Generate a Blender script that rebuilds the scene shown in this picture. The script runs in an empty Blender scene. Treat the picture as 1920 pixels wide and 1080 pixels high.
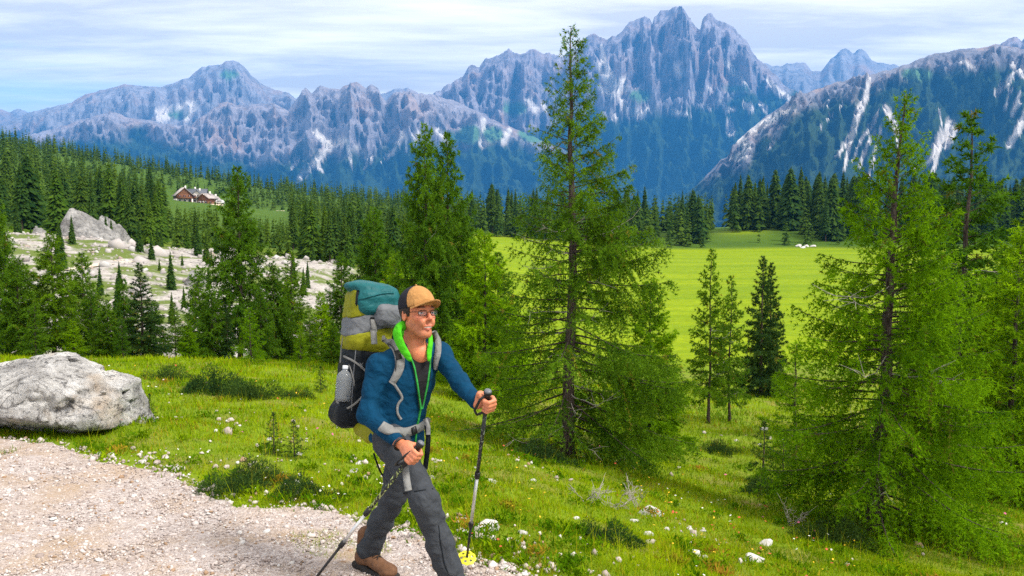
import bpy, math, random
import numpy as np
from math import radians, pi, sin, cos

# ------------------------------------------------------------------ camera
W0, H0, F0 = 1920.0, 1080.0, 1700.0
CAMZ = 1.95
PITCH = math.atan(140.0 / F0)
scene = bpy.context.scene
cam_d = bpy.data.cameras.new('camera')
cam = bpy.data.objects.new('camera', cam_d)
scene.collection.objects.link(cam)
cam_d.sensor_fit = 'HORIZONTAL'
cam_d.sensor_width = 36.0
cam_d.lens = 36.0 * F0 / W0
cam_d.clip_start = 0.05
cam_d.clip_end = 90000.0
cam.location = (0, 0, CAMZ)
cam.rotation_euler = (pi / 2 - PITCH, 0, 0)
scene.camera = cam

# ------------------------------------------------------------------ sky, sun, exposure
SUN_EL, SUN_AZ = radians(50), radians(116)      # azimuth from +Y (view) towards +X
world = bpy.data.worlds.new('World')
scene.world = world
world.use_nodes = True
wn, wl = world.node_tree.nodes, world.node_tree.links
wn.clear()
def WN(t, **kw):
    n = wn.new(t)
    for k, v in kw.items():
        setattr(n, k, v)
    return n
w_out = WN('ShaderNodeOutputWorld')
w_bg = WN('ShaderNodeBackground'); w_bg.inputs['Strength'].default_value = 0.12
sky = WN('ShaderNodeTexSky'); sky.sky_type = 'NISHITA'; sky.sun_disc = False
sky.sun_elevation = SUN_EL; sky.sun_rotation = SUN_AZ
sky.air_density = 1.0; sky.dust_density = 0.6; sky.ozone_density = 1.5; sky.altitude = 1900
w_tc = WN('ShaderNodeTexCoord')
w_sep = WN('ShaderNodeSeparateXYZ'); wl.new(w_tc.outputs['Generated'], w_sep.inputs[0])
def wmath(op, a, b=None, clamp=False):
    n = WN('ShaderNodeMath', operation=op); n.use_clamp = clamp
    for i, v in enumerate((a, b)):
        if v is None: continue
        if isinstance(v, (int, float)): n.inputs[i].default_value = v
        else: wl.new(v, n.inputs[i])
    return n.outputs[0]
zz = wmath('MAXIMUM', wmath('ADD', w_sep.outputs[2], 0.035), 0.02)
cx_ = wmath('DIVIDE', w_sep.outputs[0], zz); cy_ = wmath('DIVIDE', w_sep.outputs[1], zz)
w_cmb = WN('ShaderNodeCombineXYZ'); wl.new(cx_, w_cmb.inputs[0]); wl.new(cy_, w_cmb.inputs[1])
w_map = WN('ShaderNodeMapping'); wl.new(w_cmb.outputs[0], w_map.inputs[0])
w_map.inputs['Scale'].default_value = (0.40, 0.95, 1); w_map.inputs['Rotation'].default_value = (0, 0, 0.12)
def wnoise(scale, detail, rough, dist=0.0):
    n = WN('ShaderNodeTexNoise'); wl.new(w_map.outputs[0], n.inputs['Vector'])
    n.inputs['Scale'].default_value = scale; n.inputs['Detail'].default_value = detail
    n.inputs['Roughness'].default_value = rough; n.inputs['Distortion'].default_value = dist
    return n.outputs[0]
n1 = wnoise(0.75, 7, 0.6, 0.5); n2 = wnoise(1.35, 6, 0.6, 0.3)
# more cloud with height and towards the right, clear band low on the left
cov = wmath('ADD', wmath('MULTIPLY', w_sep.outputs[2], 6.4), wmath('MULTIPLY', w_sep.outputs[0], 1.0))
cov = wmath('MINIMUM', cov, 0.95)
cfac = wmath('ADD', wmath('ADD', wmath('MULTIPLY', n1, 2.5), cov), -0.86, clamp=True)
w_cc = WN('ShaderNodeValToRGB'); wl.new(n2, w_cc.inputs[0])
e = w_cc.color_ramp.elements
e[0].position = 0.40; e[0].color = (0.60, 0.55, 0.49, 1)
e[1].position = 0.62; e[1].color = (1.0, 0.92, 0.80, 1)
w_cs = WN('ShaderNodeVectorMath', operation='SCALE'); wl.new(w_cc.outputs[0], w_cs.inputs[0]); w_cs.inputs['Scale'].default_value = 7.6
w_mix = WN('ShaderNodeMix', data_type='RGBA')
wl.new(cfac, w_mix.inputs[0])
wl.new(sky.outputs[0], w_mix.inputs[6]); wl.new(w_cs.outputs[0], w_mix.inputs[7])
wl.new(w_mix.outputs[2], w_bg.inputs['Color']); wl.new(w_bg.outputs[0], w_out.inputs['Surface'])

sun_d = bpy.data.lights.new('sun', 'SUN'); sun_d.energy = 2.6; sun_d.angle = radians(16); sun_d.color = (1.0, 0.95, 0.87)
sun = bpy.data.objects.new('sun', sun_d); scene.collection.objects.link(sun)
# light travels from the sun: place so that -Z of the lamp points away from the sun direction
from mathutils import Vector, Matrix
sdir = Vector((sin(SUN_AZ) * cos(SUN_EL), cos(SUN_AZ) * cos(SUN_EL), sin(SUN_EL)))
sun.rotation_euler = sdir.to_track_quat('Z', 'Y').to_euler()
sun.location = sdir * 50

vs = scene.view_settings
vs.view_transform = 'Standard'; vs.look = 'None'; vs.gamma = 1.0; vs.use_curve_mapping = False
vs.exposure = 1.3
scene.cycles.use_denoising = False
scene.cycles.max_bounces = 6; scene.cycles.diffuse_bounces = 3; scene.cycles.glossy_bounces = 2
scene.cycles.transmission_bounces = 4; scene.cycles.transparent_max_bounces = 4; scene.cycles.volume_bounces = 0
scene.cycles.sample_clamp_indirect = 6.0

# ------------------------------------------------------------------ helpers
C = scene.collection
RNG = np.random.default_rng(7)
_cp, _sp = cos(PITCH), sin(PITCH)
def P(px, py, d):
    """world point seen at photo pixel (px,py) at depth d along the view axis"""
    xc = (px - 960.0) / F0 * d; yc = (540.0 - py) / F0 * d
    return np.array([xc, d * _cp + yc * _sp, CAMZ + yc * _cp - d * _sp])
def proj(V):
    V = np.asarray(V, float); x, y, z = V[..., 0], V[..., 1], V[..., 2] - CAMZ
    d = y * _cp - z * _sp; yc = y * _sp + z * _cp
    return 960 + F0 * x / d, 540 - F0 * yc / d, d

def _hash(ix, iy, iz, seed):
    h = (ix.astype(np.int64) * 374761393 + iy.astype(np.int64) * 668265263 + iz.astype(np.int64) * 2147483647 + seed * 1274126177) & 0xFFFFFFFF
    h = ((h ^ (h >> 13)) * 1274126177) & 0xFFFFFFFF
    h = h ^ (h >> 16)
    return (h & 0xFFFF) / 32767.5 - 1.0
def vnoise(x, y, z=None, seed=0):
    x = np.asarray(x, float); y = np.asarray(y, float)
    z = np.zeros_like(x + y) if z is None else np.asarray(z, float)
    x, y, z = np.broadcast_arrays(x, y, z)
    fx, fy, fz = np.floor(x), np.floor(y), np.floor(z)
    ux, uy, uz = x - fx, y - fy, z - fz
    ix, iy, iz = fx.astype(np.int64), fy.astype(np.int64), fz.astype(np.int64)
    ux = ux * ux * (3 - 2 * ux); uy = uy * uy * (3 - 2 * uy); uz = uz * uz * (3 - 2 * uz)
    def g(a, b, c): return _hash(ix + a, iy + b, iz + c, seed)
    x00 = g(0,0,0) * (1-ux) + g(1,0,0) * ux; x10 = g(0,1,0) * (1-ux) + g(1,1,0) * ux
    a = x00 * (1-uy) + x10 * uy
    if not np.any(uz): return a
    x01 = g(0,0,1) * (1-ux) + g(1,0,1) * ux; x11 = g(0,1,1) * (1-ux) + g(1,1,1) * ux
    return a * (1-uz) + (x01 * (1-uy) + x11 * uy) * uz
def fbm(x, y, z=None, octv=4, seed=0, gain=0.5, ridged=False):
    s = 0; a = 1.0; t = 0; f = 1.0
    for o in range(octv):
        n = vnoise(x * f, y * f, None if z is None else z * f, seed + o * 17)
        if ridged: n = 1 - 2 * np.abs(n)
        s = s + a * n; t += a; a *= gain; f *= 2.03
    return s / t
def sstep(a, b, x):
    t = np.clip((x - a) / (b - a), 0, 1); return t * t * (3 - 2 * t)

def mesh_np(name, V, F, smooth=False, col=None, mats=(), mat_idx=None):
    """V (n,3); F array (m,k) or list of such arrays"""
    V = np.ascontiguousarray(V, np.float32)
    Fs = [np.asarray(f, np.int32) for f in (F if isinstance(F, (list, tuple)) else [F]) if len(f)]
    me = bpy.data.meshes.new(name)
    me.vertices.add(len(V)); me.vertices.foreach_set('co', V.ravel())
    nl = sum(f.size for f in Fs); npoly = sum(len(f) for f in Fs)
    me.loops.add(nl); me.polygons.add(npoly)
    me.loops.foreach_set('vertex_index', np.concatenate([f.ravel() for f in Fs]))
    st = []; o = 0
    for f in Fs:
        st.append(o + np.arange(len(f), dtype=np.int32) * f.shape[1]); o += f.size
    me.polygons.foreach_set('loop_start', np.concatenate(st).astype(np.int32))
    if smooth: me.polygons.foreach_set('use_smooth', np.ones(npoly, bool))
    if mat_idx is not None: me.polygons.foreach_set('material_index', np.asarray(mat_idx, np.int32))
    for m in mats: me.materials.append(m)
    me.update(calc_edges=True)
    if col is not None:
        c = np.ones((len(V), 4), np.float32); c[:, :col.shape[1]] = col
        at = me.color_attributes.new('Col', 'FLOAT_COLOR', 'POINT'); at.data.foreach_set('color', c.ravel())
    me.validate()
    return me
def link(name, data, parent=None, loc=None):
    o = bpy.data.objects.new(name, data); C.objects.link(o)
    if parent is not None: o.parent = parent
    if loc is not None: o.location = loc
    return o
def tag(o, label=None, cat=None, group=None, kind=None):
    if label: o['label'] = label
    if cat: o['category'] = cat
    if group: o['group'] = group
    if kind: o['kind'] = kind
    return o
def empty(name, loc, label=None, cat=None, group=None):
    o = bpy.data.objects.new(name, None); C.objects.link(o); o.location = loc
    o.empty_display_size = 0.2
    return tag(o, label, cat, group)
def build(name, V, F, m, parent=None, smooth=True, col=None):
    """mesh in world coordinates, parented under an unrotated Empty"""
    V = np.asarray(V, float)
    q = parent
    while q is not None: V = V - np.array(q.location); q = q.parent
    ms = m if isinstance(m, (list, tuple)) else [m]
    return link(name, mesh_np(name, V, F, smooth, col, ms), parent)

def grid_faces(nr, nc, closed=False):
    r, c = np.meshgrid(np.arange(nr - 1), np.arange(nc if closed else nc - 1), indexing='ij')
    a = r * nc + c; b = r * nc + (c + 1) % nc; d = (r + 1) * nc + c; e = (r + 1) * nc + (c + 1) % nc
    return np.stack([a, b, e, d], -1).reshape(-1, 4)
def unit(v):
    v = np.asarray(v, float); return v / (np.linalg.norm(v, axis=-1, keepdims=True) + 1e-12)
def tube(pts, rad, n=8, cap=True):
    pts = np.asarray(pts, float); rad = np.broadcast_to(np.asarray(rad, float), (len(pts),))
    T = unit(np.gradient(pts, axis=0))
    ref = np.array([0, 0, 1.0]) if abs(T[0][2]) < 0.9 else np.array([1.0, 0, 0])
    U = unit(ref - T[0] * T[0].dot(ref)); out = []
    a = np.arange(n) * 2 * pi / n
    for i in range(len(pts)):
        U = unit(U - T[i] * T[i].dot(U)); B = np.cross(T[i], U)
        out.append(pts[i] + rad[i] * (np.cos(a)[:, None] * U + np.sin(a)[:, None] * B))
    V = np.concatenate(out); F = [grid_faces(len(pts), n, True)]
    if cap:
        V = np.concatenate([V, pts[:1], pts[-1:]]); k = len(V)
        i = np.arange(n); j = (i + 1) % n; o = (len(pts) - 1) * n
        F.append(np.stack([j, i, np.full(n, k - 2)], -1)); F.append(np.stack([o + i, o + j, np.full(n, k - 1)], -1))
    return V, F
class MB:
    """collects shapes for ONE mesh"""
    def __init__(s): s.V = []; s.F = {}; s.n = 0; s.c = []
    def add(s, V, F, col=None):
        V = np.asarray(V, float)
        for f in (F if isinstance(F, (list, tuple)) else [F]):
            f = np.asarray(f)
            if len(f): s.F.setdefault(f.shape[1], []).append(f + s.n)
        s.V.append(V); s.n += len(V)
        s.c.append(np.broadcast_to(np.array((1, 1, 1) if col is None else col, float), (len(V), 3)))
        return s
    def box(s, c, h, R=None):
        q = np.array([[x, y, z] for x in (-1, 1) for y in (-1, 1) for z in (-1, 1)], float) * np.asarray(h)
        if R is not None: q = q @ np.asarray(R).T
        return s.add(q + np.asarray(c), np.array([[0,1,3,2],[4,6,7,5],[0,4,5,1],[2,3,7,6],[0,2,6,4],[1,5,7,3]]))
    def tube(s, pts, rad, n=8): V, F = tube(pts, rad, n); return s.add(V, F)
    def build(s, name, m, parent=None, smooth=True, usecol=False):
        return build(name, np.concatenate(s.V), [np.concatenate(v) for v in s.F.values()], m, parent, smooth,
                     np.concatenate(s.c) if usecol else None)

# ------------------------------------------------------------------ materials
def new_mat(name):
    m = bpy.data.materials.new(name); m.use_nodes = True
    nt = m.node_tree; nt.nodes.clear()
    return m, nt.nodes, nt.links
class N:
    """tiny node-graph helper"""
    def __init__(s, name):
        s.m, s.n, s.l = new_mat(name); s.out = s.n.new('ShaderNodeOutputMaterial')
    def put(s, sock, v):
        if v is None: return
        if hasattr(v, 'is_output'): s.l.new(v, sock)
        elif isinstance(v, (tuple, list)) and sock.type == 'RGBA' and len(v) == 3: sock.default_value = (*v, 1)
        else: sock.default_value = v
    def coord(s, kind='Object', scale=None):
        t = s.n.new('ShaderNodeTexCoord').outputs[kind]
        if scale is None: return t
        mp = s.n.new('ShaderNodeMapping'); s.l.new(t, mp.inputs[0]); mp.inputs['Scale'].default_value = scale if isinstance(scale, tuple) else (scale,) * 3
        return mp.outputs[0]
    def noise(s, vec, scale, detail=4, rough=0.55, dist=0, color=False):
        t = s.n.new('ShaderNodeTexNoise'); s.put(t.inputs['Vector'], vec)
        t.inputs['Scale'].default_value = scale; t.inputs['Detail'].default_value = detail
        t.inputs['Roughness'].default_value = rough; t.inputs['Distortion'].default_value = dist
        return t.outputs[1 if color else 0]
    def voro(s, vec, scale, feature='F1', out='Distance', rnd=1.0):
        t = s.n.new('ShaderNodeTexVoronoi'); t.feature = feature; s.put(t.inputs['Vector'], vec); t.inputs['Scale'].default_value = scale
        t.inputs['Randomness'].default_value = rnd
        return t.outputs[out]
    def wave(s, vec, scale, dist=2, detail=2, dir='Z'):
        t = s.n.new('ShaderNodeTexWave'); t.bands_direction = dir; s.put(t.inputs['Vector'], vec)
        t.inputs['Scale'].default_value = scale; t.inputs['Distortion'].default_value = dist; t.inputs['Detail'].default_value = detail
        return t.outputs[1]
    def ramp(s, fac, stops, interp='LINEAR'):
        r = s.n.new('ShaderNodeValToRGB'); s.put(r.inputs[0], fac); cr = r.color_ramp; cr.interpolation = interp
        while len(cr.elements) < len(stops): cr.elements.new(0.5)
        for el, (p, c) in zip(cr.elements, stops):
            el.position = p; el.color = (c, c, c, 1) if isinstance(c, (int, float)) else (*c, 1)
        return r.outputs[0]
    def mix(s, fac, a, b, mode='MIX'):
        m = s.n.new('ShaderNodeMix'); m.data_type = 'RGBA'; m.blend_type = mode
        s.put(m.inputs[0], fac); s.put(m.inputs[6], a); s.put(m.inputs[7], b)
        return m.outputs[2]
    def math(s, op, a, b=None, clamp=False):
        m = s.n.new('ShaderNodeMath'); m.operation = op; m.use_clamp = clamp; s.put(m.inputs[0], a); s.put(m.inputs[1], b)
        return m.outputs[0]
    def attr(s, name='Col'):
        a = s.n.new('ShaderNodeAttribute'); a.attribute_name = name; return a
    def sep(s, c):
        q = s.n.new('ShaderNodeSeparateColor'); s.l.new(c, q.inputs[0]); return q.outputs
    def bump(s, h, strength=0.5, dist=0.01, prev=None):
        b = s.n.new('ShaderNodeBump'); b.inputs['Strength'].default_value = strength; b.inputs['Distance'].default_value = dist
        s.put(b.inputs['Height'], h); s.put(b.inputs['Normal'], prev); return b.outputs[0]
    def princ(s, color, rough=0.8, normal=None, spec=0.3, **kw):
        b = s.n.new('ShaderNodeBsdfPrincipled'); s.put(b.inputs['Base Color'], color); s.put(b.inputs['Roughness'], rough)
        s.put(b.inputs['Normal'], normal); b.inputs['Specular IOR Level'].default_value = spec
        for k, v in kw.items(): s.put(b.inputs[k.replace('_', ' ')], v)
        return b.outputs[0]
    def leaf(s, color, trans=0.35, rough=0.6):
        d = s.n.new('ShaderNodeBsdfDiffuse'); t = s.n.new('ShaderNodeBsdfTranslucent'); s.put(d.inputs[0], color)
        s.put(t.inputs[0], color); mx = s.n.new('ShaderNodeMixShader'); mx.inputs[0].default_value = trans
        s.l.new(d.outputs[0], mx.inputs[1]); s.l.new(t.outputs[0], mx.inputs[2]); return mx.outputs[0]
    def done(s, sh): s.l.new(sh, s.out.inputs['Surface']); return s.m
def plain(name, col, rough=0.7, var=0.12, scale=30, bump=0.15, dist=0.002, spec=0.3, **kw):
    g = N(name); v = g.coord('Object'); n = g.noise(v, scale, 4)
    c = g.mix(1.0, col, g.ramp(n, [(0.25, 1 - var), (0.75, 1 + var)]), 'MULTIPLY')
    return g.done(g.princ(c, rough, g.bump(n, bump, dist), spec, **kw))
# ------------------------------------------------------------------ terrain
GPX = np.array([-1500, -600, 0, 300, 600, 900, 1200, 1500, 1920, 2500, 3600], float)
GT = [  # forward distance, then ground height at each column above
 (1.0,  [.3, .2, .1, .05, .0, -.02, -.03, -.05, -.1, -.2, -.3]),
 (3.0,  [.2, .1, .02, .0, .0, .0, -.05, -.12, -.25, -.45, -.6]),
 (4.8,  [.2, .1, .0, .0, .0, -.03, -.18, -.36, -.58, -.85, -1.1]),
 (6.5,  [.2, .05, -.05, -.08, -.10, -.18, -.42, -.66, -.90, -1.2, -1.5]),
 (8.5,  [.2, .0, -.12, -.18, -.25, -.42, -.75, -1.05, -1.28, -1.6, -1.9]),
 (11,   [.2, -.15, -.3, -.38, -.48, -.8, -1.22, -1.5, -1.72, -2.1, -2.4]),
 (17,   [-.2, -.6, -.85, -.95, -1.05, -1.45, -1.95, -2.15, -2.4, -2.8, -3.2]),
 (24,   [-1.0, -1.5, -1.95, -2.05, -2.15, -2.5, -2.8, -3.0, -3.3, -3.8, -4.2]),
 (32,   [-2.0, -3.0, -4.3, -4.5, -4.5, -4.4, -4.1, -4.0, -4.2, -4.6, -5]),
 (42,   [0.5, -1.6, -3.6, -4.0, -4.6, -6.0, -5.8, -5.5, -5.6, -5.8, -6]),
 (60,   [4, 0.8, -1.7, -2.9, -4.2, -7.6, -8.0, -7.7, -7.6, -7.6, -7.6]),
 (80,   [7, 3.2, 0.0, -1.3, -2.8, -7.3, -8.25, -8.2, -8.2, -8, -8]),
 (110,  [10, 5, 0.3, -1.6, -3.4, -6.6, -8.25, -8.25, -8.25, -8.2, -8]),
 (180,  [24, 13, 4.0, 1.6, -3.0, -5.6, -8.25, -8.25, -8.25, -8.2, -8]),
 (262,  [42, 24, 13, 5.5, -.5, -4.9, -8.2, -8.2, -8.2, -8.2, -8]),
 (300,  [50, 31, 18, 7.0, 1.2, -4.2, -5.5, -2.8, -4.5, -5, -6]),
 (380,  [66, 42, 25, 3.6, 2.4, -3.2, -5.2, -3.0, -4, -5, -6]),
 (460,  [80, 52, 33, 4.9, 4.6, -2.0, -6, -4, -5, -6, -7]),
 (600,  [95, 66, 48, 29, 13, 3, -9, -8, -9, -10, -12]),
 (720,  [95, 68, 50, 30, 11, -4, -18, -20, -20, -22, -25]),
 (1000, [40, 30, 20, 0, -20, -40, -60, -70, -70, -70, -70]),
 (2200, [-200, -220, -240, -260, -280, -300, -300, -300, -300, -300, -300]),
 (5000, [-300] * 11),
 (60000, [-300] * 11)]
GLD = np.log(np.array([r[0] for r in GT])); GZ = np.array([r[1] for r in GT], float)
GZ[GLD > math.log(20), :] -= 0.0
def _cr(p0, p1, p2, p3, t, t0, t1, t2, t3):
    # non-uniform monotone-ish hermite
    m1 = (p2 - p0) / (t2 - t0) ; m2 = (p3 - p1) / (t3 - t1)
    s = (t - t1) / (t2 - t1); h = t2 - t1
    return (2*s**3 - 3*s**2 + 1) * p1 + (s**3 - 2*s**2 + s) * h * m1 + (-2*s**3 + 3*s**2) * p2 + (s**3 - s**2) * h * m2
def ground0(px, y):
    px = np.clip(np.asarray(px, float), GPX[0], GPX[-1] - 1e-6); ld = np.clip(np.log(np.maximum(y, 1.0)), GLD[0], GLD[-1] - 1e-6)
    px, ld = np.broadcast_arrays(px, ld)
    j = np.clip(np.searchsorted(GPX, px, 'right') - 1, 0, len(GPX) - 2); i = np.clip(np.searchsorted(GLD, ld, 'right') - 1, 0, len(GLD) - 2)
    cl = lambda k, n: np.clip(k, 0, n - 1)
    def rowv(ii):
        jj = [cl(j + k, len(GPX)) for k in (-1, 0, 1, 2)]
        return _cr(GZ[ii, jj[0]], GZ[ii, jj[1]], GZ[ii, jj[2]], GZ[ii, jj[3]], px, GPX[jj[0]] - (j == 0) * 100, GPX[jj[1]], GPX[jj[2]], GPX[jj[3]] + (j == len(GPX) - 2) * 100)
    ii = [cl(i + k, len(GLD)) for k in (-1, 0, 1, 2)]
    return _cr(*[rowv(k) for k in ii], ld, GLD[ii[0]] - (i == 0) * .3, GLD[ii[1]], GLD[ii[2]], GLD[ii[3]] + (i == len(GLD) - 2) * .3)

# far edge of the gravel path, photo pixels -> ground positions
PATH_PX = [(-700, 770), (-300, 800), (0, 824), (100, 832), (150, 846), (190, 866), (240, 872), (300, 878), (340, 902), (385, 928), (430, 948), (500, 958), (560, 952),
           (630, 962), (690, 985), (760, 1000), (830, 1030), (900, 1060), (985, 1085), (1080, 1140), (1200, 1230), (1400, 1400)]
def on_ground(px, py, guess=8.0):
    """ground point seen at a pixel (near field)"""
    d = guess
    for _ in range(40):
        p = P(px, py, d); g = float(ground0(960 + F0 * p[0] / max(p[1], 1), max(p[1], 1)))
        h = CAMZ - g; k = (CAMZ - p[2]) / d
        d = 0.5 * d + 0.5 * min(max(h / max(k, 1e-4), 1.0), 400)
    return P(px, py, d)
PATH_XY = np.array([on_ground(a, b, 6)[:2] for a, b in PATH_PX])
def path_signed(x, y):
    """>0 on the path (camera side of the edge), metres"""
    x = np.asarray(x, float); y = np.asarray(y, float)
    best = np.full(x.shape, 1e9); sgn = np.ones(x.shape)
    for k in range(len(PATH_XY) - 1):
        a, b = PATH_XY[k], PATH_XY[k + 1]; ab = b - a
        t = np.clip(((x - a[0]) * ab[0] + (y - a[1]) * ab[1]) / ab.dot(ab), 0, 1)
        dx, dy = x - a[0] - t * ab[0], y - a[1] - t * ab[1]; dd = np.hypot(dx, dy)
        s = np.sign(-(ab[0] * (y - a[1]) - ab[1] * (x - a[0])))
        m = dd < best; best = np.where(m, dd, best); sgn = np.where(m, s, sgn)
    return best * sgn
def ground(x, y):
    x = np.asarray(x, float); y = np.asarray(y, float)
    yy = np.maximum(y, 1.0); px = 960 + F0 * x / yy
    z = ground0(px, yy)
    near = sstep(60, 14, yy)
    ps = path_signed(x, y) if np.any(yy < 20) else -np.ones_like(x) * 9
    off = sstep(0.05, -0.9, ps)
    z = z + near * off * (0.10 * fbm(x * 0.8, y * 0.8, octv=3, seed=3) + 0.035 * fbm(x * 3.1, y * 3.1, octv=2, seed=5))
    z = z + sstep(25, 60, yy) * (1 - sstep(400, 900, yy)) * sstep(1150, 700, px) * 0.75 * fbm(x * .12, y * .12, octv=5, seed=11, gain=.58)
    z = z - 0.035 * sstep(-0.02, 0.25, ps) * near
    return z
def meadow_mask(px, y):
    return sstep(40, 62, y) * sstep(290, 262, y) * sstep(700, 900, px + (y - 150) * 0.3)
def scree_mask(x, y):
    px = 960 + F0 * x / np.maximum(y, 1)
    m = sstep(27, 34, y) * sstep(104, 88, y) * sstep(720, 600, px)
    return m

# one sheet out to the horizon
gd = np.concatenate([np.geomspace(1.2, 30, 200), np.geomspace(30, 120, 70)[1:], np.geomspace(120, 800, 60)[1:], np.geomspace(800, 15500, 24)[1:]])
gp = np.concatenate([np.linspace(-1500, -160, 45), np.linspace(-160, 2080, 200)[1:], np.linspace(2080, 3600, 45)[1:]])
D_, Q_ = np.meshgrid(gd, gp, indexing='ij'); X_ = (Q_ - 960) / F0 * D_
Z_ = ground(X_, D_)
V = np.stack([X_, D_, Z_], -1).reshape(-1, 3)
zone = np.zeros((V.shape[0], 3))
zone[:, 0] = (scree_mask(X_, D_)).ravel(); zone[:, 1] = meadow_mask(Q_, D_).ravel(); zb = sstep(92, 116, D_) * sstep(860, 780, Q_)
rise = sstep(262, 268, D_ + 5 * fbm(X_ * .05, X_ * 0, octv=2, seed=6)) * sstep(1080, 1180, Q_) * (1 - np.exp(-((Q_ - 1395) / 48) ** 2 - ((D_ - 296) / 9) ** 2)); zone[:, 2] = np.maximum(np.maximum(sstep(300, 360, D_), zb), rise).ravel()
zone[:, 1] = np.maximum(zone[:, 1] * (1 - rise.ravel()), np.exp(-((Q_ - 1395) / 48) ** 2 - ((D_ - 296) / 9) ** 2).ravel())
g = N('grassland')
pos = g.n.new('ShaderNodeNewGeometry').outputs['Position']
zc = g.sep(g.attr().outputs['Color'])
nA = g.noise(pos, 0.9, 6, 0.6); nB = g.noise(pos, 7.0, 5, 0.6); nC = g.noise(pos, 0.16, 5, 0.62, 0.6)
turf = g.mix(nB, (0.07, 0.13, 0.006), (0.20, 0.27, 0.012))
turf = g.mix(g.ramp(nA, [(0.52, 0), (0.68, 1)]), turf, (0.20, 0.17, 0.05))
mead = g.mix(g.ramp(g.noise(g.coord('Object', (0.02, 0.10, 0.1)), 1.0, 7, 0.65), [(.26, 0), (.74, 1)]), (0.120, 0.200, 0.0003), (0.225, 0.295, 0.0008))
mead = g.mix(g.ramp(g.noise(g.coord('Object', (0.05, 0.35, 0.1)), 1.0, 6, 0.7), [(0.36, 0.40), (0.54, 0)]), mead, (0.070, 0.155, 0.002))
mead = g.mix(1.0, mead, g.ramp(g.noise(pos, 1.1, 5, 0.7), [(0.3, 0.78), (0.7, 1.18)]), 'MULTIPLY')
rub = g.ramp(g.noise(pos, 2.6, 8, 0.7), [(0.3, (0.17, 0.16, 0.15)), (0.62, (0.44, 0.41, 0.385))])
sfac = g.math('MULTIPLY', zc[0], g.ramp(nC, [(0.47, 1.0), (0.55, 0.0)]))
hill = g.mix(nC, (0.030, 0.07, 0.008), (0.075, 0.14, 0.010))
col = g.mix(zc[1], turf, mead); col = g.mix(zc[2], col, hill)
col = g.mix(zc[0], col, g.mix(nB, (0.06, 0.105, 0.015), (0.15, 0.18, 0.05))); col = g.mix(sfac, col, rub)
bm = g.bump(g.noise(pos, 9.0, 6, 0.7), 0.5, 0.05)
M_ground = g.done(g.princ(col, 0.95, bm, 0.1))
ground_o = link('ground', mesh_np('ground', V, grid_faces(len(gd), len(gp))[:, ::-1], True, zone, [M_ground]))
tag(ground_o, kind='structure')

# gravel path sheet
def resample(poly, step):
    poly = np.asarray(poly, float); s = np.concatenate([[0], np.cumsum(np.linalg.norm(np.diff(poly, axis=0), axis=1))])
    t = np.linspace(0, s[-1], max(2, int(s[-1] / step)))
    return np.stack([np.interp(t, s, poly[:, k]) for k in range(poly.shape[1])], -1)
edge = resample(PATH_XY, 0.05)
nv = 90
near_pt = np.stack([np.clip(edge[:, 0], -6, 2.0) * 0.55 - 0.2, np.full(len(edge), 1.15)], -1)
t_ = np.linspace(0, 1, nv)[:, None, None] ** 1.2
e2 = edge + 0.05 * np.stack([vnoise(edge[:, 0] * 6, edge[:, 1] * 6, seed=2), vnoise(edge[:, 0] * 6, edge[:, 1] * 6, seed=4)], -1)
XY = e2[None] * (1 - t_) + near_pt[None] * t_
zp = ground(XY[..., 0], XY[..., 1]) + 0.012 + 0.012 * fbm(XY[..., 0] * 5, XY[..., 1] * 5, octv=3, seed=8)
zp[0] -= 0.03
Vp = np.concatenate([XY, zp[..., None]], -1).reshape(-1, 3)
g = N('crushed_limestone')
pos = g.n.new('ShaderNodeNewGeometry').outputs['Position']
v1 = g.voro(pos, 45, out='Color'); vd = g.voro(pos, 45); v2 = g.voro(pos, 130, out='Color'); vd2 = g.voro(pos, 130)
peb = g.mix(0.5, g.ramp(g.sep(v1)[0], [(0, (0.23, 0.19, 0.175)), (0.5, (0.42, 0.36, 0.34)), (1, (0.58, 0.54, 0.52))]),
            g.ramp(g.sep(v2)[1], [(0, (0.21, 0.165, 0.145)), (0.5, (0.41, 0.35, 0.325)), (1, (0.56, 0.51, 0.49))]))
tan = g.ramp(g.noise(pos, 1.6, 6, 0.65), [(0.46, 0), (0.66, 0.75)])
peb = g.mix(tan, peb, (0.36, 0.26, 0.17))
bh = g.math('ADD', g.math('MULTIPLY', vd, -1.0), g.math('MULTIPLY', vd2, -0.5))
M_path = g.done(g.princ(peb, 0.9, g.bump(bh, 0.9, 0.012), 0.15))
path_o = link('path', mesh_np('path', Vp, grid_faces(nv, len(edge)), True, None, [M_path])); tag(path_o, kind='structure')

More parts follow.
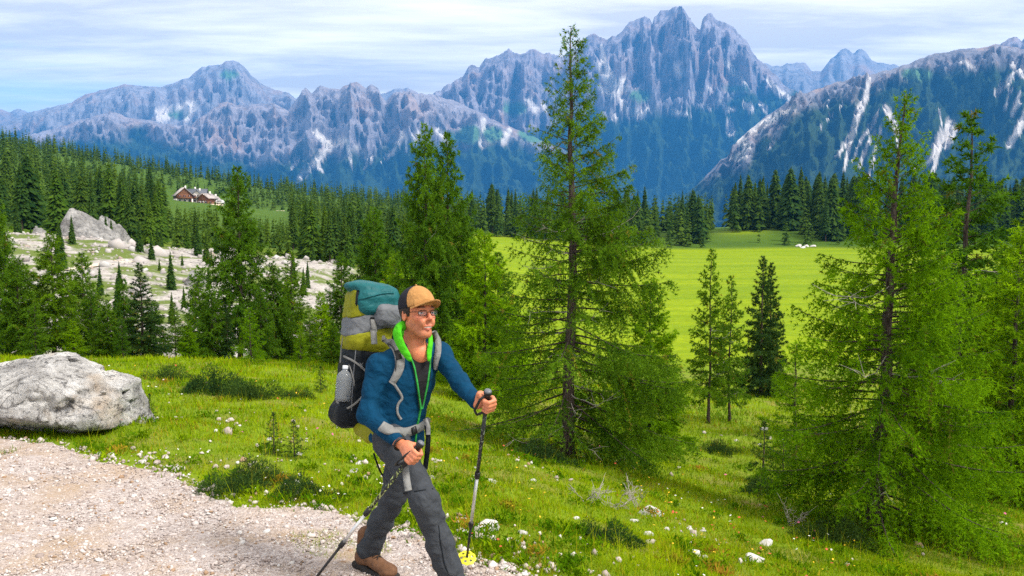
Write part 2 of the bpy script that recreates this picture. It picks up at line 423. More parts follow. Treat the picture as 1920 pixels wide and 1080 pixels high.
# ------------------------------------------------------------------ mountains
def mountain(name, sky_pts, d0, width, step, nv, cliff, treeline, seed, rough=1.0, scree_lines=(), forest_jag=14, base_py=430, rock=(1, 1, 1), jag=3.0, back=0.5, strata=1.0, cliff_v=0.28, talus=0.35, green=None, sw=.95):
    """a ridge with its face towards the valley: rows run from the crest down to the valley floor, plus a back slope"""
    sp = np.array(sky_pts, float)
    u = np.arange(sp[0, 0], sp[-1, 0] + 0.1, step); top = np.interp(u, sp[:, 0], sp[:, 1])
    top = top + jag * fbm(u / 9.0, u * 0 + seed, octv=4, seed=seed, gain=0.6)
    nb = max(6, nv // 8)
    v = np.concatenate([-np.linspace(1, 0, nb, endpoint=False), np.linspace(0, 1, nv) ** 1.15])
    Vv, U = np.meshgrid(v, u, indexing='ij'); T = np.broadcast_to(top, U.shape)
    h = (400 - T) / F0 * d0 + 320.0                     # crest above the valley floor (z=-320)
    vp = np.clip(Vv, 0, 1)
    a = cliff
    prof = np.where(vp < cliff_v, 1 - a * (vp / cliff_v) ** 0.9, (1 - a) * (1 - (vp - cliff_v) / (1 - cliff_v)) ** (1 + talus))
    prof = np.where(Vv < 0, 1 + Vv * 0.95, prof)
    xw = (U - 960) / F0 * d0
    k = d0 / 9000.0
    # gullies and buttresses: ridged noise running down the fall line
    wob = 0.35 * fbm(xw / (500 * k), vp * 3, octv=3, seed=seed + 5)
    gul = fbm(xw / (620 * k) + wob, vp * 0.9 + seed, octv=5, seed=seed + 1, gain=0.55, ridged=True)
    fine = fbm(xw / (150 * k) + wob, vp * 15, octv=4, seed=seed + 2, gain=0.6, ridged=True)
    crag = fbm(xw / (75 * k), vp * 34, octv=3, seed=seed + 3, gain=0.6)
    fade = sstep(0.0, 0.08, vp) * (1 - 0.85 * sstep(0.35, 0.95, vp))
    fade0 = 1 - 0.85 * sstep(0.3, 0.8, vp)
    dep = d0 - width * vp + np.where(Vv < 0, -Vv * width * back, 0)
    amp = rough * width * 0.21
    dep = dep - amp * (gul * fade0 * (0.25 + 0.75 * sstep(0, .1, vp)) + 0.26 * fine * fade + 0.17 * crag * fade)
    z = -320 + h * prof
    z = z + rough * h * (0.055 * gul * fade + 0.05 * fine * fade + 0.022 * crag * fade)
    # ledges
    led = 0.5 + 0.5 * np.sin(z / (62 * k) + 3 * fbm(xw / (700 * k), z / (900 * k), octv=2, seed=seed + 9))
    dep = dep - strata * 22 * k * led * fade
    V = np.stack([(U - 960) / F0 * dep, dep, z + CAMZ], -1)
    px, py, _ = proj(V)
    # ---- what grows or lies where (colour masks that belong to the ground)
    nz = fbm(xw / (240 * k), z / (200 * k), octv=4, seed=seed + 21)
    tl = np.interp(px, [q[0] for q in treeline], [q[1] for q in treeline])
    forest = sstep(-forest_jag, forest_jag, py - tl + 26 * nz + 14 * (gul - .3))
    scree = np.zeros_like(px)
    wx = px + 2.2 * fbm(px / 14, py / 14, octv=3, seed=seed + 31); wy = py + 2.2 * fbm(px / 14, py / 14, octv=3, seed=seed + 33)
    for line in scree_lines:
        ln = np.array(line, float)
        for q in range(len(ln) - 1):
            a0, b0 = ln[q], ln[q + 1]; ab = b0[:2] - a0[:2]
            t = np.clip(((wx - a0[0]) * ab[0] + (wy - a0[1]) * ab[1]) / max(ab.dot(ab), 1e-6), 0, 1)
            dd = np.hypot(wx - a0[0] - t * ab[0], wy - a0[1] - t * ab[1]); r = sw * (a0[2] + (b0[2] - a0[2]) * t)
            scree = np.maximum(scree, 1 - sstep(0.75, 1.35, dd / r))
    chute = sstep(0.34, 0.62, -gul + 0.55 * nz) * sstep(0.10, 0.3, vp) * (1 - sstep(0.45, 0.6, vp)) * 0.12
    scree = np.clip(np.maximum(scree, chute * (1 - forest)), 0, 1)
    gr = np.zeros_like(px) if green is None else np.clip(sum(1 - sstep(.8, 1.2, np.hypot((px - q[0]) / q[2], (py - q[1]) / q[3]) + .25 * nz) for q in green), 0, 1)
    colr = np.stack([forest * (1 - np.clip(scree, 0, 1)), scree, gr], -1).reshape(-1, 3)
    rock = (rock[0] * .95, rock[1] * .93, rock[2] * 1.03)
    g = N(name + '_rock')
    po = g.n.new('ShaderNodeNewGeometry').outputs['Position']
    zc = g.sep(g.attr().outputs['Color'])
    mp = g.n.new('ShaderNodeMapping'); g.l.new(po, mp.inputs[0]); mp.inputs['Scale'].default_value = (1 / (700 * k), 1 / (700 * k), 1 / (130 * k))
    st = g.noise(mp.outputs[0], 1.0, 8, 0.68, 0.4)
    mp2 = g.n.new('ShaderNodeMapping'); g.l.new(po, mp2.inputs[0]); mp2.inputs['Scale'].default_value = (1 / (60 * k), 1 / (60 * k), 1 / (320 * k))
    vt = g.noise(mp2.outputs[0], 1.0, 7, 0.7, 0.3)
    rc = g.mix(g.ramp(st, [(0.36, 0), (0.62, 1)]), tuple(0.215 * q for q in rock), tuple(0.345 * q for q in rock))
    rc = g.mix(g.ramp(vt, [(0.41, 0.6), (0.50, 0)]), rc, tuple(0.095 * q for q in rock))
    big = g.noise(po, 1 / (420 * k), 4, 0.6)
    rc = g.mix(g.ramp(big, [(0.52, 0), (0.68, 0.55)]), rc, (0.40, 0.27, 0.21))
    fst = g.mix(g.noise(po, 1 / (34 * k), 5, 0.75), (0.008, 0.022, 0.012), (0.050, 0.088, 0.030))
    c = g.mix(zc[0], rc, fst); c = g.mix(zc[1], c, (0.62, 0.585, 0.565)); c = g.mix(zc[2], c, (0.10, 0.20, 0.10))
    hh = g.math('ADD', g.math('MULTIPLY', st, 0.7), vt)
    m = g.done(g.princ(c, 0.95, g.bump(hh, 0.55, 50 * k), 0.05))
    o = link(name, mesh_np(name, V.reshape(-1, 3), grid_faces(len(v), len(u)), True, colr, [m]))
    return tag(o, kind='structure')

mountain('mountain_far_range', [(-500, 205), (-200, 204), (0, 210), (15, 208), (30, 214), (45, 207), (60, 212), (90, 224), (200, 250), (420, 265), (600, 205), (640, 178), (652, 166), (682, 180), (715, 181),
    (740, 172), (768, 170), (790, 181), (850, 215), (1000, 215), (1300, 150), (1400, 128), (1425, 124), (1450, 131), (1470, 125), (1500, 124), (1514, 139), (1530, 140), (1542, 124), (1556, 110), (1566, 101), (1575, 98), (1583, 104), (1589, 110), (1596, 100),
    (1603, 97), (1613, 106), (1622, 118), (1632, 125), (1665, 126), (1720, 150), (1900, 190), (2500, 240)], 13600, 3600, 3.4, 40, .45, [(-500, 330), (2500, 330)], 41, rough=.5, jag=3)
mountain('mountain_left_massif', [(-600, 300), (-100, 250), (0, 243), (60, 216), (145, 196), (165, 184), (205, 174), (245, 164), (280, 167), (310, 168), (340, 158), (363, 152), (378, 137), (388, 131), (402, 129),
    (424, 128), (432, 122), (441, 120), (455, 123), (466, 131), (478, 147), (492, 158), (520, 172), (545, 178), (560, 190), (640, 225), (800, 290), (1000, 330)], 11600, 4000, 2.6, 64, .40, [(-600, 262), (0, 250), (200, 262), (1000, 280)], 3,
    rough=.75, jag=1.6, rock=(1.0, 1.0, 1.02), forest_jag=10, scree_lines=[[(296, 212, 7), (330, 205, 10), (362, 196, 9)], [(300, 222, 7), (320, 215, 6)], [(350, 222, 5), (366, 200, 6)]], green=[(335, 214, 18, 8), (430, 140, 18, 8)])
mountain('mountain_crags', [(-500, 330), (-200, 300), (0, 268), (60, 258), (120, 240), (180, 224), (216, 212), (245, 221), (280, 229), (315, 236), (340, 240), (365, 238), (396, 216), (418, 199), (440, 196), (466, 205), (490, 197), (518, 198),
    (545, 210), (560, 193), (572, 178), (579, 168), (590, 178), (605, 166), (622, 170), (642, 173), (656, 164), (672, 162), (690, 172), (700, 162), (713, 173), (727, 196), (740, 180), (762, 177), (785, 180), (815, 184), (860, 195), (930, 230), (1100, 300), (1250, 380)],
    8800, 2300, 2.2, 96, .50, [(-500, 262), (0, 262), (150, 262), (260, 240), (300, 275), (420, 300), (540, 305), (600, 285), (700, 292), (800, 265), (930, 272), (1200, 275)], 12, rough=1.05, jag=4, rock=(1.0, .95, .97), cliff_v=.36,
    scree_lines=[[(590, 245, 4), (606, 262, 7), (622, 272, 8), (640, 268, 7), (650, 262, 3)], [(622, 272, 8), (600, 295, 7), (580, 318, 5), (556, 340, 3)], [(606, 285, 5), (592, 312, 3), (604, 322, 2)], [(650, 262, 3), (655, 290, 3), (660, 308, 2)],
        [(556, 300, 5), (548, 316, 2)], [(662, 272, 2), (684, 285, 3), (688, 300, 3), (684, 318, 2)], [(696, 290, 3), (694, 308, 2)], [(756, 250, 5), (748, 270, 4), (735, 288, 3), (716, 304, 2)], [(780, 252, 8), (776, 270, 5)], [(762, 260, 2), (762, 286, 1.5)],
        [(822, 245, 7), (838, 262, 5)], [(905, 225, 5), (908, 250, 4), (906, 268, 8)], [(955, 245, 5), (942, 264, 9)], [(880, 235, 2), (890, 262, 2)], [(872, 240, 2), (866, 262, 2)], [(928, 235, 2), (936, 258, 2)], [(990, 235, 3), (1020, 258, 3)], [(30, 230, 3), (8, 222, 3)]],
    green=[(880, 252, 22, 18), (925, 252, 20, 16), (850, 258, 14, 10), (1000, 250, 30, 16)])
mountain('mountain_main_massif', [(640, 330), (740, 230), (790, 190), (815, 182), (840, 166), (868, 150), (880, 133), (886, 129), (900, 134), (910, 118), (938, 110), (955, 100), (975, 108), (1000, 98), (1022, 105), (1050, 112), (1080, 97), (1095, 80), (1110, 70), (1122, 80), (1132, 85),
    (1150, 78), (1162, 70), (1175, 52), (1190, 45), (1203, 41), (1213, 46), (1218, 58), (1221, 42), (1232, 33), (1246, 30), (1258, 27), (1276, 30), (1290, 50), (1300, 62), (1306, 66), (1310, 48), (1318, 39), (1327, 38), (1338, 50), (1352, 53), (1368, 64), (1388, 82),
    (1400, 100), (1412, 115), (1430, 130), (1448, 150), (1460, 165), (1490, 180), (1530, 205), (1640, 270)], 10200, 2900, 1.8, 135, .56,
    [(640, 262), (900, 262), (1120, 215), (1160, 222), (1200, 210), (1260, 212), (1330, 196), (1400, 178), (1450, 165), (1500, 172), (1640, 180)], 23, rough=1.15, jag=4.5, rock=(.98, .93, .97), cliff_v=.34, forest_jag=9,
    scree_lines=[[(1128, 85, 3), (1132, 115, 5), (1140, 140, 9), (1150, 160, 12), (1172, 168, 8)], [(1118, 118, 4), (1140, 150, 8)], [(1170, 150, 6), (1152, 176, 12)], [(1120, 160, 5), (1165, 190, 5)], [(1266, 122, 6), (1272, 140, 8)], [(1362, 115, 5), (1375, 135, 5), (1398, 158, 4)],
        [(1330, 165, 3), (1300, 180, 3)], [(1440, 150, 4), (1455, 170, 6), (1480, 185, 5)], [(1166, 205, 5), (1200, 216, 7), (1215, 205, 4)], [(1145, 208, 4), (1152, 222, 5)], [(1246, 195, 3), (1266, 212, 5), (1295, 214, 3)], [(1320, 196, 3), (1330, 203, 3)], [(1350, 190, 3), (1362, 206, 5), (1378, 206, 3)],
        [(1395, 195, 4), (1408, 203, 5)], [(1424, 192, 3), (1434, 205, 5)], [(1366, 232, 5), (1370, 246, 8)], [(990, 190, 6), (1004, 205, 8)], [(1016, 195, 3), (1024, 206, 4)], [(1130, 105, 6), (1133, 130, 7)]],
    green=[(1200, 180, 18, 10), (1380, 166, 24, 6), (965, 203, 22, 12)])
mountain('mountain_peaks_behind', [(1640, 240), (1760, 150), (1820, 112), (1846, 98), (1860, 92), (1874, 82), (1888, 80), (1898, 86), (1908, 76), (1920, 72), (1940, 84), (1990, 80), (2060, 120), (2300, 220)], 8200, 2000, 2, 50, .5, [(1640, 330), (2300, 330)], 51, jag=3, rock=(.9, .88, .95))
mountain('mountain_right_flank', [(1200, 400), (1262, 380), (1300, 352), (1330, 322), (1346, 303), (1363, 294), (1372, 276), (1384, 260), (1402, 245), (1430, 222), (1480, 191), (1520, 172), (1560, 160), (1600, 150), (1640, 141), (1690, 126), (1720, 112), (1745, 104), (1790, 97), (1850, 93), (1885, 96), (1920, 100), (2000, 112), (2200, 160), (2700, 300)],
    5600, 2100, 2.6, 115, .30, [(1180, 340), (1330, 335), (1400, 312), (1432, 262), (1480, 225), (1560, 185), (1640, 165), (1740, 135), (1850, 125), (2000, 140), (2700, 300)], 34, rough=1.0, jag=2.2, rock=(.80, .79, .82), cliff_v=.30, forest_jag=16, talus=.15, strata=.6,
    scree_lines=[[(1630, 148, 5), (1624, 180, 7), (1612, 205, 9), (1605, 222, 7), (1598, 250, 7), (1588, 290, 4), (1582, 322, 2.5)], [(1598, 250, 6), (1575, 285, 3), (1566, 296, 2)], [(1648, 210, 3), (1636, 235, 4), (1615, 262, 3.5), (1598, 300, 3)], [(1640, 245, 4), (1625, 275, 4), (1612, 312, 4)], [(1652, 240, 3), (1640, 290, 3), (1628, 330, 3)],
        [(1588, 185, 1.8), (1560, 215, 2), (1536, 242, 1.2)], [(1560, 180, 1.4), (1546, 206, 1.4)], [(1765, 245, 5), (1745, 300, 6), (1715, 318, 4)], [(1780, 230, 8), (1765, 270, 5), (1745, 330, 4)], [(1760, 205, 1.6), (1766, 235, 1.6)], [(1790, 240, 10), (1775, 275, 6)], [(1900, 140, 6), (1880, 165, 6), (1866, 178, 3)], [(1898, 165, 2), (1882, 205, 3)], [(1912, 175, 4), (1898, 215, 5)], [(1925, 215, 9), (1908, 245, 8), (1892, 272, 6)],
        [(1915, 190, 2), (1903, 205, 2)], [(1395, 285, 6), (1382, 292, 5), (1364, 300, 2)], [(1400, 294, 5), (1376, 303, 4)], [(1450, 270, 3), (1440, 280, 2)], [(1900, 120, 8), (1930, 150, 10)], [(1800, 112, 4), (1830, 130, 6)], [(1660, 200, 7), (1680, 240, 8), (1690, 290, 5)], [(1410, 245, 14), (1450, 222, 9), (1490, 200, 5)], [(1390, 262, 12), (1400, 275, 10)]],
    green=[(1720, 140, 30, 12)], sw=.72)

# ------------------------------------------------------------------ the air
hb = MB(); hb.box((0, 6600, 1030), (13500, 9600, 1460))
g = N('air'); g.n.remove(g.n.new('ShaderNodeBsdfDiffuse'))
pv = g.n.new('ShaderNodeVolumePrincipled'); pv.inputs['Color'].default_value = (0.06, 0.37, 1.0, 1); pv.inputs['Density'].default_value = 6.8e-5
pv.inputs['Anisotropy'].default_value = 0.0
g.l.new(pv.outputs[0], g.out.inputs['Volume'])
haze = hb.build('haze', g.m, None, False); tag(haze, kind='stuff')
# ------------------------------------------------------------------ vegetation materials
def leaf_mat(name, dark, light, trans=0.35):
    g = N(name); a = g.attr().outputs['Color']; s = g.sep(a)
    oi = g.n.new('ShaderNodeObjectInfo').outputs['Random']
    c = g.mix(s[0], dark, light); c = g.mix(g.math('MULTIPLY', s[1], 1.0), c, (0.22, 0.20, 0.03))
    c = g.mix(1.0, c, g.ramp(oi, [(0, (0.72, 0.80, 0.85)), (0.5, (1, 1, 1)), (1, (1.22, 1.12, 0.85))]), 'MULTIPLY')
    return g.done(g.leaf(c, trans))
M_larch = leaf_mat('larch_needles', (0.032, 0.092, 0.010), (0.138, 0.270, 0.014), .45)
M_larch_b = leaf_mat('young_larch_needles', (0.070, 0.170, 0.006), (0.27, 0.46, 0.007), .5)
M_spruce = leaf_mat('spruce_needles', (0.016, 0.045, 0.016), (0.060, 0.115, 0.022), .25)
M_far = leaf_mat('forest_needles', (0.018, 0.048, 0.013), (0.065, 0.120, 0.018), .25)
M_farl = leaf_mat('light_forest_needles', (0.035, 0.085, 0.012), (0.095, 0.165, 0.016), .3)
M_juniper = leaf_mat('juniper_needles', (0.020, 0.050, 0.014), (0.055, 0.10, 0.022), .2)
g = N('conifer_bark'); v = g.coord('Object', (1, 1, 0.28)); n = g.noise(v, 38, 7, 0.7); w = g.voro(v, 30, 'DISTANCE_TO_EDGE')
c = g.ramp(n, [(0.3, (0.030, 0.022, 0.020)), (0.55, (0.105, 0.078, 0.068)), (0.8, (0.20, 0.17, 0.155))])
M_bark = g.done(g.princ(c, 0.95, g.bump(g.math('ADD', n, g.ramp(w, [(0, 0), (0.12, 1)])), 0.9, 0.012), 0.1))
M_dead = plain('weathered_deadwood', (0.30, 0.27, 0.245), .9, .3, 60)
M_cone = plain('larch_cones', (0.035, 0.022, 0.018), .8, .3, 120)

def blades(pos, dirs, L, Wd, rng, c0, yel=None):
    """thin needle triangles"""
    n = len(pos); r = rng.normal(size=(n, 3)); side = unit(np.cross(dirs, r))
    V = np.empty((n, 3, 3)); V[:, 0] = pos - side * Wd[:, None] * .5; V[:, 1] = pos + side * Wd[:, None] * .5; V[:, 2] = pos + dirs * L[:, None]
    col = np.zeros((n, 3, 3)); col[:, :, 0] = c0[:, None]
    if yel is not None: col[:, :, 1] = yel[:, None]
    return V.reshape(-1, 3), np.arange(n * 3).reshape(-1, 3), col.reshape(-1, 3)

def conifer(seed, H, r0, nb=110, t0=0.06, t_top=0.985, Lmax=0.30, shape=1.0, el_lo=-8, el_hi=48, droop=0.30, tipup=0.22, twig=0.055, tuft=0.036, nl=0.032, nw=0.0065, nblade=6,
            bare=0.10, lean=(0, 0), side_dense=None, hang=0.6, cones=0, dead=6, wood=True, twig_len=0.36, density=1.0, bow=0.0, clear=0.0):
    """returns dict of (V,F,col) for trunk, branches, needles, cones, dead twigs; origin at the base"""
    rng = np.random.default_rng(seed); out = {}
    ts = np.linspace(0, 1, 22)
    ax = np.stack([lean[0] * ts ** 1.5 * H + bow * H * np.sin(ts * pi * 1.5) * (1 - ts) + 0.006 * H * np.cumsum(rng.normal(size=22)) * .35, lean[1] * ts ** 1.5 * H + 0.006 * H * np.cumsum(rng.normal(size=22)) * .35, ts * H], -1)
    ax[0, :2] = 0
    rad = r0 * (1 - ts) ** 0.9 * (1 + 0.45 * np.exp(-ts * 26)) + 0.003
    A = ax.copy(); A[0, 2] -= 0.12
    out['trunk'] = tube(A, rad, 10)
    axis = lambda t: np.stack([np.interp(t, ts, ax[:, k]) for k in range(3)], -1)
    wv, wf, wn_ = [], [], 0; dv, df, dn = [], [], 0
    TP, TD, TC, TY = [], [], [], []; cone_p = []
    for i in range(nb):
        t = t0 + (t_top - t0) * ((i + rng.uniform(0, 1)) / nb) ** 0.92
        az = i * 2.39996 + rng.normal(0, .35)
        if clear and t < clear and cos(az + pi / 2) > .72 and rng.random() < .62: continue      # trunk shows on the near side
        L = H * Lmax * ((1 - t) ** shape * 1.0 + 0.035) * rng.uniform(.62, 1.14)
        if t < t0 + 0.08: L *= rng.uniform(.5, .9)
        dens = density
        if side_dense is not None:
            f = .5 + .5 * cos(az - side_dense[0]); dens *= side_dense[1] + (side_dense[2] - side_dense[1]) * f; L *= 0.88 + 0.18 * f
        el = radians(el_lo + (el_hi - el_lo) * t ** 1.3 + rng.normal(0, 6))
        s = np.linspace(0, 1, 9); h = np.array([cos(az), sin(az), 0]); hp = np.array([-sin(az), cos(az), 0])
        p0 = axis(np.array(t)); curl = rng.normal(0, .10) * L
        prof = L * (math.tan(el) * s - droop * (1 - .6 * t) * s ** 1.6 + tipup * s ** 3 * (1 - .3 * t))
        pts = p0 + h * (L * s)[:, None] * cos(el) ** .5 + np.array([0, 0, 1]) * prof[:, None] + hp * (curl * s ** 2)[:, None]
        br = max(0.0022, r0 * 0.20 * (L / (H * Lmax)) ** .8)
        if wood:
            V, F = tube(pts, br * (1 - .88 * s), 4, False); wv.append(V); wf.append(F[0] + wn_); wn_ += len(V)
        bc = rng.uniform(.15, .8)
        nt = max(3, int(L / twig * dens)); sj = np.sort(rng.uniform(bare + .06, 1, nt)) ** .85
        for j, sv in enumerate(sj):
            b = np.array([np.interp(sv, s, pts[:, k]) for k in range(3)]); tang = unit(np.array([np.interp(min(sv + .1, 1), s, pts[:, k]) for k in range(3)]) - np.array([np.interp(sv - .1, s, pts[:, k]) for k in range(3)]))
            sd = 1 if j % 2 else -1; a = rng.uniform(.35, 1.15)
            d = unit(tang * cos(a) + np.cross(tang, [0, 0, 1]) * sd * sin(a) + np.array([0, 0, rng.normal(0, .2)]))
            l = min(L * twig_len * (1.12 - sv) * rng.uniform(.5, 1.25) + .05 * L ** .5, .62 * H ** .5 * .4)
            m = max(2, int(l / tuft)); q = (np.arange(m) + rng.uniform(.2, .8)) / m
            tp = b + d * (q * l)[:, None] - np.array([0, 0, 1]) * (hang * l * q ** 1.7)[:, None]
            tp += rng.normal(0, tuft * .22, tp.shape)
            TP.append(tp); TD.append(np.broadcast_to(unit(d - np.array([0, 0, hang * .8])), tp.shape)); TC.append(np.clip(bc + .25 * q + rng.normal(0, .16, m), 0, 1.2)); TY.append(np.full(m, 1.0 if rng.random() < .015 else 0.0))
            if wood and l > .08:
                V = np.stack([b - hp * .0018, b + hp * .0018, tp[-1]]); wv.append(V); wf.append(np.array([[0, 1, 2, 2]]) + wn_); wn_ += 3
            if cones and rng.random() < cones: cone_p.append(tp[rng.integers(0, m)] + [0, 0, -.012])
    for i in range(dead):
        t = rng.uniform(.05, .6); az = rng.uniform(0, 2 * pi); L = H * rng.uniform(.06, .2); s = np.linspace(0, 1, 8)
        p0 = axis(np.array(t)); h = np.array([cos(az), sin(az), 0])
        pts = p0 + h * (L * s)[:, None] + np.array([0, 0, 1]) * (L * (rng.uniform(-.5, .1) * s + .35 * s ** 3))[:, None] + np.cumsum(rng.normal(0, .012 * L, (8, 3)), 0) * 2
        for k in range(6):
            if k == 0: pl, r = pts, .008 * H / 5
            else:
                b = pts[rng.integers(2, 7)]; l = L * rng.uniform(.15, .4); dd = unit(h + rng.normal(0, .8, 3)); pl = b + dd * (np.linspace(0, 1, 4) * l)[:, None] + np.cumsum(rng.normal(0, .03 * l, (4, 3)), 0); r = .0035 * H / 5
            V, F = tube(pl, np.linspace(r, r * .25, len(pl)), 4, False); dv.append(V); df.append(F[0] + dn); dn += len(V)
    TP = np.concatenate(TP); TD = np.concatenate(TD); TC = np.concatenate(TC); TY = np.concatenate(TY)
    pos = np.repeat(TP, nblade, 0); dr = np.repeat(TD, nblade, 0); n = len(pos)
    dr = unit(dr * .75 + rng.normal(0, .75, (n, 3)) + np.array([0, 0, .15]))
    out['needles'] = blades(pos, dr, nl * rng.uniform(.65, 1.35, n), nw * rng.uniform(.7, 1.3, n), rng, np.repeat(TC, nblade) + rng.normal(0, .08, n), np.repeat(TY, nblade))
    if wood: out['branches'] = (np.concatenate(wv), [np.concatenate([f for f in wf])])
    if dv: out['dead_twigs'] = (np.concatenate(dv), [np.concatenate(df)])
    if cone_p:
        cp = np.array(cone_p); o = np.array([[0,0,1.2],[1,0,0],[0,1,0],[-1,0,0],[0,-1,0],[0,0,-1.3]]) * .0135 * (H / 5.5) ** .5
        f = np.array([[0,1,2],[0,2,3],[0,3,4],[0,4,1],[5,2,1],[5,3,2],[5,4,3],[5,1,4]])
        out['cones'] = ((cp[:, None] + o[None]).reshape(-1, 3), (np.arange(len(cp))[:, None, None] * 6 + f[None]).reshape(-1, 3))
    return out
def proto(name, T, needles, bark=M_bark):
    pr = {'trunk': mesh_np(name + '_trunk', T['trunk'][0], T['trunk'][1], True, None, [bark]),
          'crown': mesh_np(name + '_crown', T['needles'][0], T['needles'][1], False, T['needles'][2], [needles])}
    if 'branches' in T: pr['branches'] = mesh_np(name + '_branches', T['branches'][0], T['branches'][1], False, None, [bark])
    if 'dead_twigs' in T: pr['dead_branches'] = mesh_np(name + '_dead', T['dead_twigs'][0], T['dead_twigs'][1], True, None, [M_dead])
    if 'cones' in T: pr['cones'] = mesh_np(name + '_cones', T['cones'][0], T['cones'][1], False, None, [M_cone])
    return pr
def plant(pr, name, H0_, px, py_top, y, label, cat, group=None, rot=0.0, wide=1.0, H=None, px_top=None, sink=0.04):
    """stand a tree of prototype height H0_ at column px, distance y; its top reaches photo row py_top"""
    x = (px - 960) / F0 * y; z = float(ground(np.array(x), np.array(y)))
    if H is None:
        p = P(px if px_top is None else px_top, py_top, y); H = p[2] - z
    s = H / H0_
    o = empty(name, (x, y, z - sink), label, cat, group); o.rotation_euler = (0, 0, rot); o.scale = (s * wide, s * wide, s)
    for k, me in pr.items():
        c = link(k, me, o)
        if k in ('crown', 'cones', 'branches', 'dead_branches'): c['kind'] = 'stuff'
    return o

# ------------------------------------------------------------------ the two big larches
hero = proto('big_larch', conifer(101, 5.6, 0.085, nb=205, t0=.035, Lmax=.30, shape=.95, el_lo=-18, el_hi=48, droop=.24, tipup=.20, twig=.028, tuft=.030, nblade=6, nl=.044, nw=.0102,
     side_dense=(radians(-15), .55, 1.3), hang=1.0, cones=.05, dead=22, bare=.12, twig_len=.46, clear=.4), M_larch)
plant(hero, 'larch_tree', 5.6, 1070, 48, 10.8, 'tall cone-bearing larch with bare trunk rising in front of the bright meadow, centre', 'tree', px_top=1058)
hero2 = proto('right_larch', conifer(202, 4.5, 0.085, nb=190, t0=.06, Lmax=.35, shape=.92, el_lo=-14, el_hi=50, droop=.34, tipup=.26, twig=.027, tuft=.029, nblade=6, nl=.040, nw=.0098,
     side_dense=(radians(20), .85, 1.15), hang=1.1, cones=0.0, density=1.15, dead=12, lean=(.035, 0), bow=.012, twig_len=.46, bare=.08, clear=.22), M_larch_b)
plant(hero2, 'larch_tree', 4.5, 1652, 172, 8.7, 'broad bright green larch with drooping boughs nearest the camera on the right', 'tree')

MK = dict(twig=.036, tuft=.040, nblade=6, nl=.072, nw=.021, twig_len=.50, bare=.03)
LA = proto('larch_a', conifer(11, 4.5, .060, nb=130, Lmax=.29, shape=.85, t0=.12, dead=6, hang=.8, cones=.012, **MK), M_larch)
LB = proto('larch_b', conifer(12, 4.5, .055, nb=120, Lmax=.31, shape=.80, t0=.05, dead=4, hang=.55, el_lo=0, **MK), M_larch_b)
LC = proto('larch_c', conifer(13, 4.5, .050, nb=95, Lmax=.25, shape=.8, t0=.14, dead=7, hang=.5, density=.72, cones=.02, bow=.02, **MK), M_larch)
LD = proto('larch_d', conifer(14, 4.5, .060, nb=140, Lmax=.28, shape=.70, t0=.04, dead=3, hang=.9, density=1.1, **MK), M_larch)
SA = proto('spruce_a', conifer(21, 4.0, .050, nb=130, Lmax=.24, shape=.9, t0=.02, dead=0, hang=.35, el_lo=-12, el_hi=45, wood=False, **MK), M_spruce)
YA = proto('sapling', conifer(31, 1.0, .014, nb=60, Lmax=.30, shape=.9, twig=.022, tuft=.022, nblade=5, nl=.030, nw=.007, t0=.03, dead=0, hang=.3, el_lo=5, wood=False), M_spruce)
YB = proto('young_larch', conifer(32, 2.0, .028, nb=90, Lmax=.32, shape=.75, twig=.034, tuft=.034, nblade=6, nl=.046, nw=.0115, t0=.02, dead=0, hang=.5, el_lo=2, twig_len=.45), M_larch_b)

